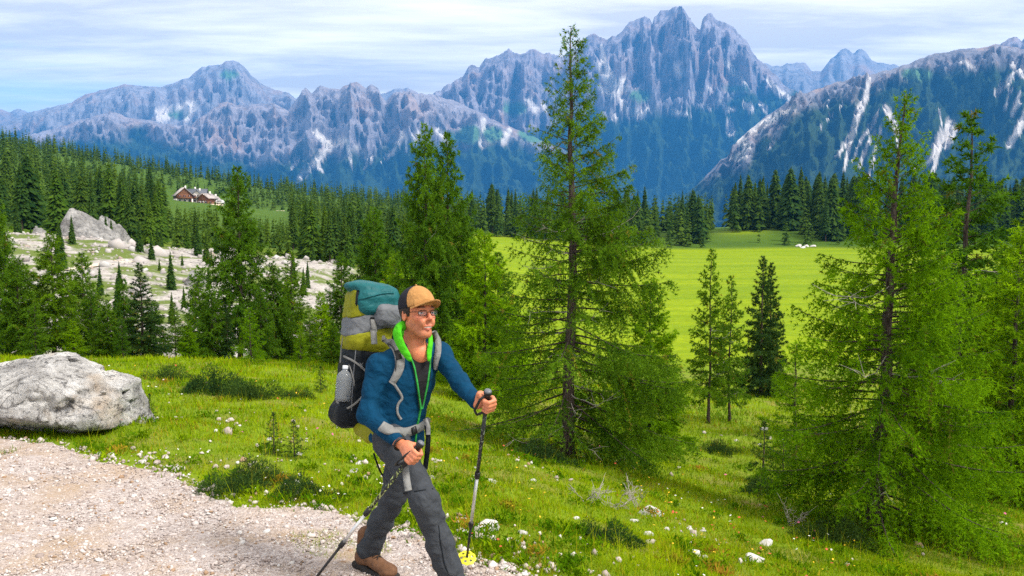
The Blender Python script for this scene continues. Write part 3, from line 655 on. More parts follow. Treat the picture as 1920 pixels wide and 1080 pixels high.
G_R = 'larches standing right of the hiker'; G_L = 'trees in the belt before the scree slope'
NT = [  # proto, H0, column, top row, distance, rotation, width, label
 (LD, 4.5, 798, 238, 17.5, .3, .74, 'dense dark larch with twin crown directly behind the hiker, its left stem', G_R),
 (LA, 4.5, 838, 243, 18.3, 2.1, .80, 'dense dark larch with twin crown directly behind the hiker, its right stem', G_R),
 (LB, 4.5, 905, 430, 15.0, 1.2, 1.1, 'leafy green larch filling the gap between hiker and tall cone-bearing larch', G_R),
 (LB, 4.5, 1225, 520, 12.6, 4.0, 1.05, 'bushy yellow green larch tucked against the right foot of the tall larch', G_R),
 (LC, 4.5, 1335, 462, 17.0, .8, .8, 'slim young larch in front of the meadow, taller of a close pair', G_R),
 (LC, 4.5, 1374, 512, 17.6, 3.3, .8, 'slim young larch in front of the meadow, shorter and right of a close pair', G_R),
 (SA, 4.0, 1432, 478, 24.0, 1.1, .95, 'narrow dark spruce at the near edge of the meadow, left stem of a twin', G_R),
 (SA, 4.0, 1447, 490, 24.8, 4.1, .85, 'narrow dark spruce at the near edge of the meadow, right stem of a twin', G_R),
 (LC, 4.5, 1822, 204, 14.5, 2.2, 1.2, 'thin sparse larch with cones rising behind the broad right larch', G_R),
 (LB, 4.5, 1905, 425, 11.5, .2, 1.15, 'green larch at the right border of the picture behind the broad larch', G_R),
 (LD, 4.5, 1790, 470, 16.0, 3.2, 1.3, 'dense larch low behind the right side of the broad larch', G_R),
 (LA, 4.5, 1960, 330, 15.5, 5.2, 1.4, 'large larch half outside the right border', G_R),
 (YB, 2.0, 1500, 640, 13.5, 1.3, 1.15, 'low bright larch bush left of the broad right larch', G_R),
 (LA, 4.5, 92, 430, 21.5, 1.4, 1.25, 'larch with crooked bare trunk behind the big boulder', G_L),
 (LA, 4.5, -14, 330, 25.0, 3.4, .9, 'tall larch cut by the left border behind the boulder', G_L),
 (LD, 4.5, 30, 480, 21.0, 5.0, 1.3, 'shaggy dark larch between left border and the crooked larch', G_L),
 (LC, 4.5, 165, 530, 22.0, .4, 1.2, 'sparse thin larch right of the crooked larch', G_L),
 (LD, 4.5, 196, 560, 21.0, .7, 1.35, 'low leafy larch above the right half of the boulder', G_L),
 (SA, 4.0, 262, 490, 21.5, 2.9, 1.25, 'dense dark conifer standing just right of the boulder', G_L),
 (LC, 4.5, 325, 565, 22.5, 1.9, 1.1, 'pale thin larch before the white scree', G_L),
 (LA, 4.5, 396, 540, 22.0, 4.4, 1.3, 'rounded larch left of the tallest larch of the belt', G_L),
 (LA, 4.5, 445, 308, 24.0, .9, .95, 'tallest larch of the belt with long bare lower trunk', G_L),
 (YB, 2.0, 466, 575, 18.2, 2.2, 1.1, 'bright green young larch at the foot of the tallest belt larch', G_L),
 (LD, 4.5, 512, 490, 24.5, 3.1, 1.0, 'slender larch right of the bright young larch', G_L),
 (LC, 4.5, 548, 470, 25.5, 2.0, 1.2, 'thin larch with visible stem in front of scree, left of the pack', G_L),
 (LB, 4.5, 600, 545, 23.0, 2.6, 1.0, 'light larch just left of the backpack', G_L),
 (LA, 4.5, 640, 470, 24.0, 5.5, 1.05, 'larch whose lower trunk is hidden by the backpack', G_L),
 (LD, 4.5, 702, 392, 27.0, .5, 1.0, 'tall larch rising above the teal pack lid', G_L),
 (LB, 4.5, 745, 470, 24.0, 3.9, 1.1, 'larch above the hiker\'s cap left of the dark twin larch', G_L),
 (LA, 4.5, 665, 520, 21.0, 2.4, .9, 'lower larch behind the top of the backpack', G_L),
 (LC, 4.5, 225, 590, 20.5, 3.0, 1.2, 'small ragged larch above the right end of the boulder', G_L),
 (LB, 4.5, 130, 600, 20.5, 2.3, 1.4, 'spreading low larch right behind the boulder top', G_L),
 (YB, 2.0, 560, 610, 20.5, .3, 1.0, 'low young larch on the rim of the grass bank left of the pack', G_L),
]
NT += [(LB, 4.5, 872, 430, 29.0, .9, 1.2, 'pale green larch right behind the hiker at the left end of the meadow', G_R), (LA, 4.5, 935, 470, 34.0, 3.0, 1.2, 'larch standing at the near left corner of the meadow', G_R), (LC, 4.5, 62, 560, 19.5, 2.7, 1.3, 'sparse low larch between crooked larch and left border', G_L), (LA, 4.5, 285, 560, 23.5, .6, 1.2, 'larch half hidden by the dense dark conifer right of the boulder', G_L), (LB, 4.5, 350, 600, 20.5, 5.1, 1.2, 'small green larch left of the rounded larch', G_L),
 (SA, 4.0, 422, 575, 22.0, 1.5, 1.0, 'dark narrow conifer between rounded larch and tallest belt larch', G_L), (LA, 4.5, 488, 540, 22.5, 4.6, 1.2, 'larch directly right of the tallest belt larch', G_L), (LC, 4.5, 578, 570, 21.0, 1.1, 1.3, 'ragged larch on the bank rim left of the light larch', G_L), (LD, 4.5, 622, 600, 20.5, 2.8, 1.2, 'dark low larch touching the left side of the backpack', G_L),
 (LA, 4.5, 150, 470, 29.0, 2.0, 1.1, 'larch at the foot of the scree behind the sparse thin larch', G_L), (LD, 4.5, 370, 500, 33.0, .2, 1.0, 'larch at the foot of the scree under the rounded boulder', G_L), (LB, 4.5, 540, 520, 30.0, 4.2, 1.1, 'light larch at the right foot of the scree', G_L), (LA, 4.5, 230, 520, 31.0, 3.6, 1.0, 'larch at the foot of the scree left of the dense dark conifer', G_L),
 (LD, 4.5, 700, 470, 31.0, 1.9, 1.2, 'wide dark larch behind the top of the pack', G_L), (LA, 4.5, 855, 480, 26.0, 4.8, 1.3, 'larch low behind the twin crown larch', G_R), (LB, 4.5, 955, 560, 16.5, 2.4, 1.1, 'low bright larch behind the left boughs of the tall larch', G_R)]
for pr, h0, px, pt, y, rot, wd, lab, grp in NT:
    plant(pr, 'larch_tree' if pr is not SA else 'spruce_tree', h0, px, pt, y, lab, 'tree', grp, rot, wd)
for pr, h0, px, py, pt, lab in [(YA, 1, 505, 850, 770, 'tiny spruce sapling in the grass, left of two beside the path'), (YA, 1, 545, 856, 785, 'tiny spruce sapling in the grass, right of two beside the path'),
        (YA, 1, 597, 735, 685, 'tiny spruce sapling on the grass bank left of the bottle'), (YA, 1, 270, 800, 735, 'dark little conifer growing against the right end of the boulder'), (YA, 1, 1440, 905, 790, 'dwarf pine with upright dark shoots left of the broad larch'),
        (YA, 1, 1480, 915, 815, 'smaller dwarf pine shoot right beside the dwarf pine')]:
    p = on_ground(px, py); plant(pr, 'conifer_sapling', h0, px, pt, p[1], lab, 'sapling', 'saplings in the grass', px * .1, 1.15)

# low dark juniper cushions
def cushion(seed, R, Hh, n, nl=.05, nw=.011):
    rng = np.random.default_rng(seed); a = rng.uniform(0, 2 * pi, n); r = R * np.sqrt(rng.uniform(0, 1, n)); lump = 1 + .35 * np.sin(a * 3 + seed) + .2 * np.sin(a * 5 + 2 * seed)
    x, y = r * np.cos(a) * lump, r * np.sin(a) * lump; z = Hh * np.clip(1 - (r / R) ** 2, 0, 1) * rng.uniform(.15, 1, n) * (1 + .5 * vnoise(x * 9 / R * .3, y * 9 / R * .3, seed=seed))
    d = unit(np.stack([x, y, np.full(n, R * .9)], -1) / R + rng.normal(0, .55, (n, 3)))
    return blades(np.stack([x, y, z], -1), d, nl * rng.uniform(.6, 1.4, n), nw * rng.uniform(.7, 1.3, n), rng, np.clip(rng.normal(.45, .3, n), 0, 1.1))
cushions = [mesh_np('juniper%d' % k, *cushion(k + 5, .5, .36, 5200)[:2], False, cushion(k + 5, .5, .36, 5200)[2], [M_juniper]) for k in range(2)]
for k, (px, py, s, lab) in enumerate([(310, 712, .75, 'dark juniper cushion just right above the boulder'), (395, 735, 1.0, 'dark juniper cushion in the middle of the grass bank'), (465, 745, .9, 'greyish juniper cushion right of the darkest one on the bank'), (1010, 860, .8, 'low dark shrub at the left foot of the tall larch'),
        (560, 740, .5, 'small juniper cushion left of the water bottle'), (470, 905, .55, 'dark green herb cushion on the rim of the path'), (430, 925, .5, 'dark green herb cushion at the outer bend of the path rim'), (560, 930, .5, 'flowering herb cushion on the path rim left of the hiker'), (200, 780, .5, 'dark plants in the hollow below the boulder'), (1430, 930, .65, 'dark shrub between dwarf pine and rocks'),
        (1560, 1010, .8, 'dark tangle of shoots at the foot of the broad larch'), (1345, 850, .6, 'dark green low shrub below the slim larch pair'), (1130, 1030, .45, 'low green herb cushion in the foreground grass'), (960, 700, 1.1, 'dark bushy undergrowth beyond the raised pole hand')]):
    p = on_ground(px, py); o = link('juniper_shrub', cushions[k % 2]); o.location = (p[0], p[1], float(ground(p[0], p[1])) - .03); o.rotation_euler = (0, 0, k * 1.7); o.scale = (s, s, s * .95)
    tag(o, lab, 'shrub', 'low shrubs in the grass')

# ------------------------------------------------------------------ forest
def far_conifer(seed, layers, per, H=10.0, R=1.7, low=.08, drop=.5, w=.5, mat=None, narrow=.8):
    rng = np.random.default_rng(seed); Vs, Fs, Cs = [], [], []; n = 0
    for i in range(layers):
        t = low + (1 - low) * (i + rng.uniform(0, .9)) / layers
        rr = R * ((1 - t) ** narrow * 1.0 + .04) * rng.uniform(.7, 1.15)
        for k in range(per):
            a = 2 * pi * (k + rng.uniform(-.4, .4)) / per + i * 1.3; q = rr * rng.uniform(.65, 1.2); z = t * H + rng.normal(0, .12)
            h = np.array([cos(a), sin(a), 0]); s = np.array([-sin(a), cos(a), 0]); dr = drop * q * rng.uniform(.5, 1.4)
            root = h * q * .12 + np.array([0, 0, z + .30 * q]); tip = h * q + np.array([0, 0, z - dr]); m = h * q * .55 + np.array([0, 0, z - dr * .1]); ww = w * q * rng.uniform(.35, .6)
            Vs += [root, m + s * ww - [0, 0, .25 * q], tip, m - s * ww - [0, 0, .25 * q]]; Fs += [[n, n + 1, n + 2], [n, n + 2, n + 3]]; n += 4
            c = np.clip(rng.normal(.42, .26), 0, 1.2); Cs += [[c, 0, 0]] * 4
    V = np.array(Vs); V[:, 2] = np.maximum(V[:, 2], .1)
    tv, tf = tube([(0, 0, -.3), (0, 0, H * .55), (0, 0, H)], [.14, .09, .02], 5, False)
    return V, np.array(Fs), np.array(Cs), tv, tf[0]
def far_proto(name, mat, *a, **k):
    V, F, Cc, tv, tf = far_conifer(*a, **k)
    # crown and stem in one mesh: at this distance a tree is a few pixels wide
    VV = np.concatenate([V, tv]); CC = np.concatenate([Cc, np.zeros((len(tv), 3))])
    idx = np.concatenate([np.zeros(len(F)), np.ones(len(tf))])
    return mesh_np(name, VV, [F, tf + len(V)], False, CC, [mat, M_bark], idx)
MIDP = [far_proto('forest_tree_a', M_far, 1, 58, 15, R=1.55, w=.34), far_proto('forest_tree_b', M_far, 2, 54, 16, R=1.9, w=.34, low=.04, narrow=.5), far_proto('forest_tree_c', M_farl, 3, 50, 14, R=1.7, w=.34, low=.1, narrow=.75),
        far_proto('forest_tree_d', M_far, 4, 56, 14, R=1.4, w=.36, low=.22, narrow=.6), far_proto('forest_tree_e', M_farl, 5, 54, 15, R=1.8, w=.34, low=.05, narrow=.9)]
LOWP = [far_conifer(60 + k, 12, 5, R=[1.5, 1.75, 1.9][k], w=.75, narrow=[.8, .7, .62][k]) for k in range(3)]

frng = np.random.default_rng(99)
cand = []
def top_py(x, y, z, H): return proj(np.array([x, y, z + H]))[1]
def forest_region(n, pxr, yr, Hr, minsep, ok=lambda px, y: True, light=.3, maxtop=None):
    pts = []; tries = 0; cell = {}
    while len(pts) < n and tries < n * 14:
        tries += 1
        y = math.sqrt(frng.uniform(yr[0] ** 2, yr[1] ** 2)); px = frng.uniform(*pxr)
        if not ok(px, y): continue
        x = (px - 960) / F0 * y; key = (int(x // minsep), int(y // minsep)); bad = False
        for a in (-1, 0, 1):
            for b in (-1, 0, 1):
                for q in cell.get((key[0] + a, key[1] + b), ()):
                    if (q[0] - x) ** 2 + (q[1] - y) ** 2 < minsep ** 2: bad = True
        if bad: continue
        H = frng.uniform(*Hr) * frng.uniform(.85, 1.1)
        cell.setdefault(key, []).append((x, y)); pts.append((x, y, H, px, frng.random() < light))
    cand.extend(pts)
def hill_ok(px, y):
    if 312 < px < 440 and 415 < y < 490: return False
    if 440 <= px < 545 and 365 < y < 470 and frng.random() < .55: return False              # chalet clearing
    if 385 < px < 540 and 385 < y <= 425 and frng.random() < .75: return False
    if 600 < px < 720 and 200 < y < 262 and frng.random() < .9: return False
    return True
def top_limit(px, y, H):
    x = (px - 960) / F0 * y; z = float(ground0(px, y)); return top_py(x, y, z, H)
forest_region(2250, (-620, 900), (300, 700), (5, 13), 3.4, hill_ok, .3)
forest_region(620, (-120, 880), (150, 300), (3.5, 9.5), 2.8, hill_ok, .45)
forest_region(300, (190, 800), (96, 150), (3.2, 7.5), 2.0, lambda px, y: px > 180 + (150 - y) * 1.2, .5)
forest_region(40, (-150, 240), (105, 150), (6, 9.5), 4.0, lambda px, y: True, .4)
forest_region(330, (860, 1345), (272, 360), (9.5, 15.5), 2.8, lambda px, y: not (1325 < px < 1480 and y < 296), .1)
forest_region(340, (1358, 2080), (270, 360), (12, 19.5), 2.9, lambda px, y: not (px < 1480 and y < 294) , .08)
forest_region(16, (1180, 1640), (264, 276), (5, 9), 5, lambda px, y: not (1320 < px < 1400), .3)
keep = []
for (x, y, H, px, li) in cand:
    tp = top_limit(px, y, H)
    lim = 383 if 316 < px < 418 and y < 470 else (394 + (px - 432) * .12 if 418 <= px < 545 and y < 430 else None)
    if lim is not None and tp < lim:                                  # lower growth on the slope below the hut and its track
        H -= (lim + frng.uniform(1, 12) - tp) / F0 * y
        if H < 2.2: continue
    if 1338 < px < 1358 and y > 262: continue
    keep.append((x, y, H, px, li))
keep.sort(key=lambda q: -(q[2] / q[1]))
lowV, lowF, lowC, ln_ = [], [], [], 0
zall = ground(np.array([k[0] for k in keep]), np.array([k[1] for k in keep]))
for i, (x, y, H, px, li) in enumerate(keep):
    z = float(zall[i]); r = frng.uniform(0, 2 * pi); wd = frng.uniform(.85, 1.25)
    if i < 300:
        me = MIDP[(2 if frng.random() < .5 else 4) if li else int(frng.choice([0, 1, 3]))]
        o = link('forest_conifer', me); o.location = (x, y, z - .1); o.rotation_euler = (0, 0, r); o.scale = (H / 10 * wd, H / 10 * wd, H / 10)
        tone = 'light green conifer' if li else 'dark green conifer'
        if px > 850 and y > 255:
            where = 'left of the gap in the wood' if px < 1345 else ('beside the grassy rise' if px < 1480 else 'between grassy rise and broad larch' if px < 1620 else 'behind the broad right larch')
            lab, grp = f'{tone} in the wood beyond the meadow, {where}', 'conifers beyond the meadow'
        elif y < 150:
            where = 'behind the pointed rock' if px < 240 else ('below the mountain hut' if px < 430 else ('below the gravel track' if px < 600 else 'left of the dark twin larch'))
            lab, grp = f'{tone} above the white scree, {where}', 'conifers above the scree'
        else:
            where = 'left of the hut' if px < 318 else ('straight below the hut' if px < 425 else ('below the hut track' if px < 560 else 'right of the hut track'))
            lab, grp = f'{tone} of the left hillside forest, {where}', 'conifers of the hillside forest'
        tag(o, lab, 'tree', grp)
    else:
        V, F, Cc, tv, tf = LOWP[i % 3]; c_, s_ = cos(r), sin(r)
        Vr = np.stack([(V[:, 0] * c_ - V[:, 1] * s_) * H / 10 * wd + x, (V[:, 0] * s_ + V[:, 1] * c_) * H / 10 * wd + y, V[:, 2] * H / 10 + z], -1)
        cc = Cc.copy(); cc[:, 0] = cc[:, 0] * .8 + frng.uniform(-.15, .35) + (.35 if li else 0); lowV.append(Vr); lowF.append(F + ln_); lowC.append(cc); ln_ += len(V)
fo = link('forest', mesh_np('forest', np.concatenate(lowV), np.concatenate(lowF), False, np.concatenate(lowC), [M_far]))
tag(fo, 'dense dark conifer forest covering the left hillside under the mountains', 'forest', kind='stuff')
# lone little conifers on the scree
SCR = []
_r = np.random.default_rng(17)
for k in range(34):
    px = _r.uniform(-20, 640); y = _r.uniform(46, 92); z = float(ground0(px, y)); SCR.append((px, proj(np.array([(px - 960) / F0 * y, y, z + _r.uniform(1.0, 3.6)]))[1], y, 'small scattered conifer on the pale scree slope, ' + ('below the pointed rock' if px < 210 else 'left of the rounded boulder' if px < 335 else 'right of the rounded boulder' if px < 480 else 'behind the light belt larches')))
for px, pt, y, lab in [(118, 455, 75, 'small dark conifer on the scree below the pointed rock'), (352, 418, 92, 'bushy spruce at the upper rim of the scree'), (298, 497, 66, 'tiny conifer on the scree left of the round rock'), (568, 498, 62, 'narrow dark conifer on the right part of the scree'), (200, 400, 92, 'conifer right of the pointed rock')] + [(int(a), int(b), c, d) for a, b, c, d in SCR]:
    x = (px - 960) / F0 * y; z = float(ground(np.array(x), np.array(y))); H = P(px, pt, y)[2] - z; o = link('forest_conifer', MIDP[0 if px != 352 else 2]); o.location = (x, y, z - .1); H = max(H, 1.0); o.scale = (H / 10, H / 10, H / 10)
    tag(o, lab, 'tree', 'small conifers on the scree')
# ------------------------------------------------------------------ solid modelling on a voxel field
class SDF:
    def __init__(s, lo, hi, h):
        s.lo = np.asarray(lo, float); s.h = h; s.n = np.ceil((np.asarray(hi) - s.lo) / h).astype(int) + 1
        s.f = np.full(s.n, 1.0, np.float32)
    def sub(s, lo, hi):
        a = np.clip(np.floor((np.asarray(lo) - s.lo) / s.h).astype(int), 0, s.n); b = np.clip(np.ceil((np.asarray(hi) - s.lo) / s.h).astype(int) + 1, 0, s.n)
        sl = tuple(slice(x, y) for x, y in zip(a, b))
        ax = [s.lo[i] + s.h * np.arange(a[i], b[i]) for i in range(3)]
        return sl, np.stack(np.meshgrid(*ax, indexing='ij'), -1).astype(np.float32)
    def put(s, lo, hi, fn, k=0.01, op='u', pad=0.05):
        lo = np.asarray(lo) - pad - k; hi = np.asarray(hi) + pad + k
        sl, p = s.sub(lo, hi)
        if p.size == 0: return s
        d = fn(p); c = s.f[sl]
        if op == 'u':
            hh = np.clip(.5 + .5 * (c - d) / k, 0, 1); s.f[sl] = c * (1 - hh) + d * hh - k * hh * (1 - hh)
        else:
            hh = np.clip(.5 - .5 * (c + d) / k, 0, 1); s.f[sl] = c * (1 - hh) - d * hh + k * hh * (1 - hh)
        return s
    def cone(s, a, b, ra, rb, k=0.01, op='u', flat=None):
        a = np.asarray(a, float); b = np.asarray(b, float); r = max(ra, rb)
        def fn(p):
            pa = p - a; ba = b - a; t = np.clip((pa @ ba) / max(ba.dot(ba), 1e-9), 0, 1)
            q = pa - t[..., None] * ba
            if flat is not None:                       # flatten the section along an axis
                ax, m = np.asarray(flat[0], float), flat[1]; w = q @ ax; q = q + (w * (1 / m - 1))[..., None] * ax
            return np.linalg.norm(q, axis=-1) - (ra + (rb - ra) * t)
        return s.put(np.minimum(a, b) - r, np.maximum(a, b) + r, fn, k, op)
    def chain(s, pts, rads, k=0.01, flat=None):
        for i in range(len(pts) - 1): s.cone(pts[i], pts[i + 1], rads[i], rads[i + 1], k, flat=flat)
        return s
    def ell(s, c, r, R=None, k=0.01, op='u'):
        c = np.asarray(c, float); r = np.asarray(r, float); m = r.max()
        def fn(p):
            q = p - c
            if R is not None: q = q @ np.asarray(R)
            k0 = np.linalg.norm(q / r, axis=-1); k1 = np.linalg.norm(q / (r * r), axis=-1)
            return k0 * (k0 - 1) / np.maximum(k1, 1e-6)
        return s.put(c - m, c + m, fn, k, op)
    def box(s, c, hf, R=None, rd=0.01, k=0.01, op='u'):
        c = np.asarray(c, float); hf = np.asarray(hf, float); m = np.linalg.norm(hf)
        def fn(p):
            q = p - c
            if R is not None: q = q @ np.asarray(R)
            q = np.abs(q) - hf + rd
            return np.linalg.norm(np.maximum(q, 0), axis=-1) + np.minimum(q.max(-1), 0) - rd
        return s.put(c - m, c + m, fn, k, op)
    def warp(s, fn):
        m = np.abs(s.f) < 0.032
        idx = np.argwhere(m); p = s.lo + idx * s.h
        s.f[m] += fn(p).astype(np.float32); return s
    def mesh(s):
        f = s.f; ins = f < 0
        c = np.zeros(np.array(f.shape) - 1, np.int8)
        for a in (0, 1):
            for b in (0, 1):
                for d in (0, 1): c += ins[a:f.shape[0]-1+a, b:f.shape[1]-1+b, d:f.shape[2]-1+d]
        act = (c > 0) & (c < 8); cells = np.argwhere(act); ids = np.full(c.shape, -1, np.int64); ids[act] = np.arange(len(cells))
        acc = np.zeros((len(cells), 3)); cnt = np.zeros(len(cells))
        corners = [np.array(q) for q in np.ndindex(2, 2, 2)]
        val = {tuple(q): f[cells[:, 0] + q[0], cells[:, 1] + q[1], cells[:, 2] + q[2]].astype(float) for q in corners}
        for q in corners:
            for ax in range(3):
                if q[ax]: continue
                q2 = q.copy(); q2[ax] = 1; a, b = val[tuple(q)], val[tuple(q2)]; m = (a < 0) != (b < 0)
                t = a[m] / (a[m] - b[m]); pt = np.tile(q.astype(float), (m.sum(), 1)); pt[:, ax] = t; acc[m] += pt; cnt[m] += 1
        V = s.lo + s.h * (cells + acc / np.maximum(cnt, 1)[:, None])
        F = []
        for ax in range(3):
            o = [k for k in range(3) if k != ax]
            sl0 = [slice(None)] * 3; sl1 = [slice(None)] * 3; sl0[ax] = slice(0, -1); sl1[ax] = slice(1, None)
            ch = np.argwhere(ins[tuple(sl0)] != ins[tuple(sl1)])
            ch = ch[(ch[:, o[0]] > 0) & (ch[:, o[1]] > 0) & (ch[:, o[0]] < c.shape[o[0]]) & (ch[:, o[1]] < c.shape[o[1]])]
            def cid(d0, d1):
                q = ch.copy(); q[:, o[0]] += d0; q[:, o[1]] += d1; return ids[q[:, 0], q[:, 1], q[:, 2]]
            quad = np.stack([cid(-1, -1), cid(0, -1), cid(0, 0), cid(-1, 0)], -1)
            fl = ins[ch[:, 0], ch[:, 1], ch[:, 2]]
            if ax == 1: fl = ~fl
            quad = np.where(fl[:, None], quad, quad[:, ::-1]); F.append(quad)
        F = np.concatenate(F); F = F[(F >= 0).all(1)]
        return V, F

# ------------------------------------------------------------------ rocks
g = N('limestone'); v = g.n.new('ShaderNodeNewGeometry').outputs['Position']
n1_ = g.noise(v, 3.2, 8, 0.7, 0.4); n2_ = g.noise(v, 16, 7, 0.72); cr = g.voro(v, 5.0, 'DISTANCE_TO_EDGE')
c = g.ramp(n1_, [(0.28, (0.17, 0.165, 0.165)), (0.46, (0.42, 0.41, 0.40)), (0.64, (0.66, 0.65, 0.635))])
c = g.mix(g.ramp(g.noise(v, 1.7, 5, 0.6), [(0.56, 0), (0.70, 0.55)]), c, (0.46, 0.33, 0.20))
c = g.mix(g.ramp(n2_, [(0.36, 0.85), (0.47, 0)]), c, (0.07, 0.068, 0.07))
c = g.mix(g.ramp(g.noise(v, 2.3, 3, .55, .8), [(.488, 0), (.5, .8), (.512, 0)]), c, (0.05, 0.045, 0.045)); c = g.mix(g.ramp(g.noise(v, 4.1, 3, .55, .5), [(.49, 0), (.5, .6), (.51, 0)]), c, (0.05, 0.045, 0.045))
M_rock = g.done(g.princ(c, 0.93, g.bump(g.noise(v, 48, 6, .75), .8, .012, g.bump(n2_, 1.0, 0.05, g.bump(n1_, 0.8, 0.10))), 0.12))
g = N('pale_stone'); v = g.n.new('ShaderNodeNewGeometry').outputs['Position']; n1_ = g.noise(v, 14, 7, 0.7)
c = g.ramp(n1_, [(0.3, (0.30, 0.29, 0.28)), (0.6, (0.60, 0.58, 0.56))])
M_stone = g.done(g.princ(c, 0.92, g.bump(n1_, 0.8, 0.02), 0.15))

g = N('grey_outcrop_limestone'); v = g.n.new('ShaderNodeNewGeometry').outputs['Position']; n1_ = g.noise(v, .9, 8, 0.7, .4); n2_ = g.noise(v, 3.5, 7, .72)
c = g.ramp(n1_, [(0.3, (0.11, 0.108, 0.108)), (0.5, (0.25, 0.245, 0.24)), (0.68, (0.42, 0.41, 0.40))]); c = g.mix(g.ramp(n2_, [(0.36, 0.8), (0.48, 0)]), c, (0.06, 0.06, 0.06))
M_rockf = g.done(g.princ(c, .93, g.bump(n2_, 1.0, .25), .1))
def poly_rock(planes, lo, hi, h, rd=.05, noise=.05, seed=0, sc=1.0, chips=70):
    S = SDF(lo, hi, h)
    def fn(p):
        d = None
        for q, nrm in planes:
            e = (p - np.asarray(q, float)) @ unit(nrm)
            if d is None: d = e
            else:
                hh = np.clip(.5 + .5 * (e - d) / rd, 0, 1); d = d * (1 - hh) + e * hh + rd * hh * (1 - hh)
        ins = p[d < 0]
        if len(ins):
            rg = np.random.default_rng(seed + 50); sub = ins[::max(1, len(ins) // 6000)]
            for _ in range(chips):                        # broken facets
                nn = unit(rg.normal(size=3) + np.array([0, -.5, .25])); sup = (sub @ nn).max(); d = np.maximum(d, p @ nn - (sup - rg.uniform(.2, 2.0) * noise))
        msk = np.abs(d) < noise * 4; pm = p[msk]; x, y, z = pm[:, 0] * sc, pm[:, 1] * sc, pm[:, 2] * sc
        b = fbm(x * 1.6, y * 1.6, z * 2.6, 3, seed); cell = fbm(x * 3.0 + .6 * b, y * 3.0, z * 5.0, 3, seed + 3)
        step = np.floor(cell * 5) / 5 * .85 + cell * .15
        crk = np.maximum(0, fbm(x * 2.1 + .4 * b, y * 2.1, z * 2.6, 3, seed + 8, ridged=True) - .60) * 3.4
        d[msk] += noise * (.22 * b + .42 * step + .20 * fbm(x * 11, y * 11, z * 15, 3, seed + 5) + 1.7 * crk + .2)
        return d
    S.put(lo, hi, fn, 1e-3, pad=0)
    return S.mesh()
# the big boulder by the path: outline points in photo pixels on two depth planes
dB = 8.6
c0 = P(88, 745, dB)
Rb = lambda px, py: P(px - 22, 806 + (py - 806) * .93, dB)
tl, tm, tr = Rb(-40, 700), Rb(110, 664), Rb(275, 708)
pl = [(Rb(60, 682), (-.06, -.25, 1)), (Rb(190, 692), (.34, -.22, 1)), (Rb(-75, 740), (-1, 0, .2)), (Rb(240, 740), (1, -.30, .08)), (Rb(110, 740) + np.array([0, -.42, 0]), (-.05, -1, .28)), (Rb(220, 740) + np.array([0, -.36, 0]), (.42, -1, .15)),
      (Rb(110, 740) + np.array([0, .55, 0]), (0, 1, .2)), (Rb(200, 812), (.12, -.28, -1)), (Rb(40, 806), (-.10, -.5, -1)), (Rb(258, 800), (.8, -.3, -.6)), (Rb(30, 775) + np.array([0, -.40, 0]), (-.2, -.85, -.55))]
V, F = poly_rock(pl, c0 + [-1.15, -.72, -.55], c0 + [1.0, .75, .62], .017, .012, .060, 4, chips=30)
bo = empty('boulder', (c0[0], c0[1], float(ground(c0[0], c0[1]))), 'big cracked grey-white limestone boulder beside the path on the left', 'boulder'); build('rock_body', V, F, M_rock, bo, False)
ypr = 88.0
def far_rock(px0, px1, pyt, pyb, y, apex, label, seed):
    a = P((px0 + px1) / 2, (pyt + pyb) / 2, y); w = (px1 - px0) / F0 * y; hh = (pyb - pyt) / F0 * y; ap = P(apex, pyt, y)
    ap = ap + np.array([0, 0, .08 * hh]); pl = [(ap, (-.95, -.3, .42)), (ap, (.66, -.3, .74)), (ap + [0, .1 * w, 0], (0, 1, .5)), (a + [-.05 * w, -.32 * w, 0], (-.15, -1, .30)), (a + [.12 * w, -.32 * w, 0], (.45, -1, .25)), (a - [0, 0, hh * .75], (0, 0, -1)), (a + [.52 * w, 0, -.2 * hh], (1, -.2, .25)), (a - [.52 * w, 0, .2 * hh], (-1, -.2, .1))]
    V, F = poly_rock(pl, a - [w * .8, w * .8, hh], a + [w * .8, w * .9, hh * .8], w / 38, w * .015, w * .024, seed, 1.6 / w, 14)
    o = empty('boulder', (a[0], a[1], a[2] - hh * .5), label, 'boulder'); build('rock_body', V, F, M_rockf, o, False)
far_rock(100, 203, 393, 488, ypr, 132, 'tall pointed grey rock standing at the top of the scree slope', 21)
far_rock(332, 386, 508, 552, 62, 358, 'rounded pale boulder resting in the middle of the scree slope', 27)
far_rock(40, 96, 425, 452, 90, 66, 'low flat pale rock left of the pointed rock', 29)
far_rock(160, 222, 405, 450, 94, 190, 'pale rock slab behind the pointed rock', 33)

def ico(sub):
    t = (1 + 5 ** .5) / 2
    V = [(-1,t,0),(1,t,0),(-1,-t,0),(1,-t,0),(0,-1,t),(0,1,t),(0,-1,-t),(0,1,-t),(t,0,-1),(t,0,1),(-t,0,-1),(-t,0,1)]
    F = [(0,11,5),(0,5,1),(0,1,7),(0,7,10),(0,10,11),(1,5,9),(5,11,4),(11,10,2),(10,7,6),(7,1,8),(3,9,4),(3,4,2),(3,2,6),(3,6,8),(3,8,9),(4,9,5),(2,4,11),(6,2,10),(8,6,7),(9,8,1)]
    V = [unit(v) for v in V]
    for _ in range(sub):
        mid = {}; F2 = []
        def m(a, b):
            k = (min(a, b), max(a, b))
            if k not in mid: mid[k] = len(V); V.append(unit(V[a] + V[b]))
            return mid[k]
        for a, b, c in F: ab, bc, ca = m(a, b), m(b, c), m(c, a); F2 += [(a, ab, ca), (b, bc, ab), (c, ca, bc), (ab, bc, ca)]
        F = F2
    return np.array(V), np.array(F)
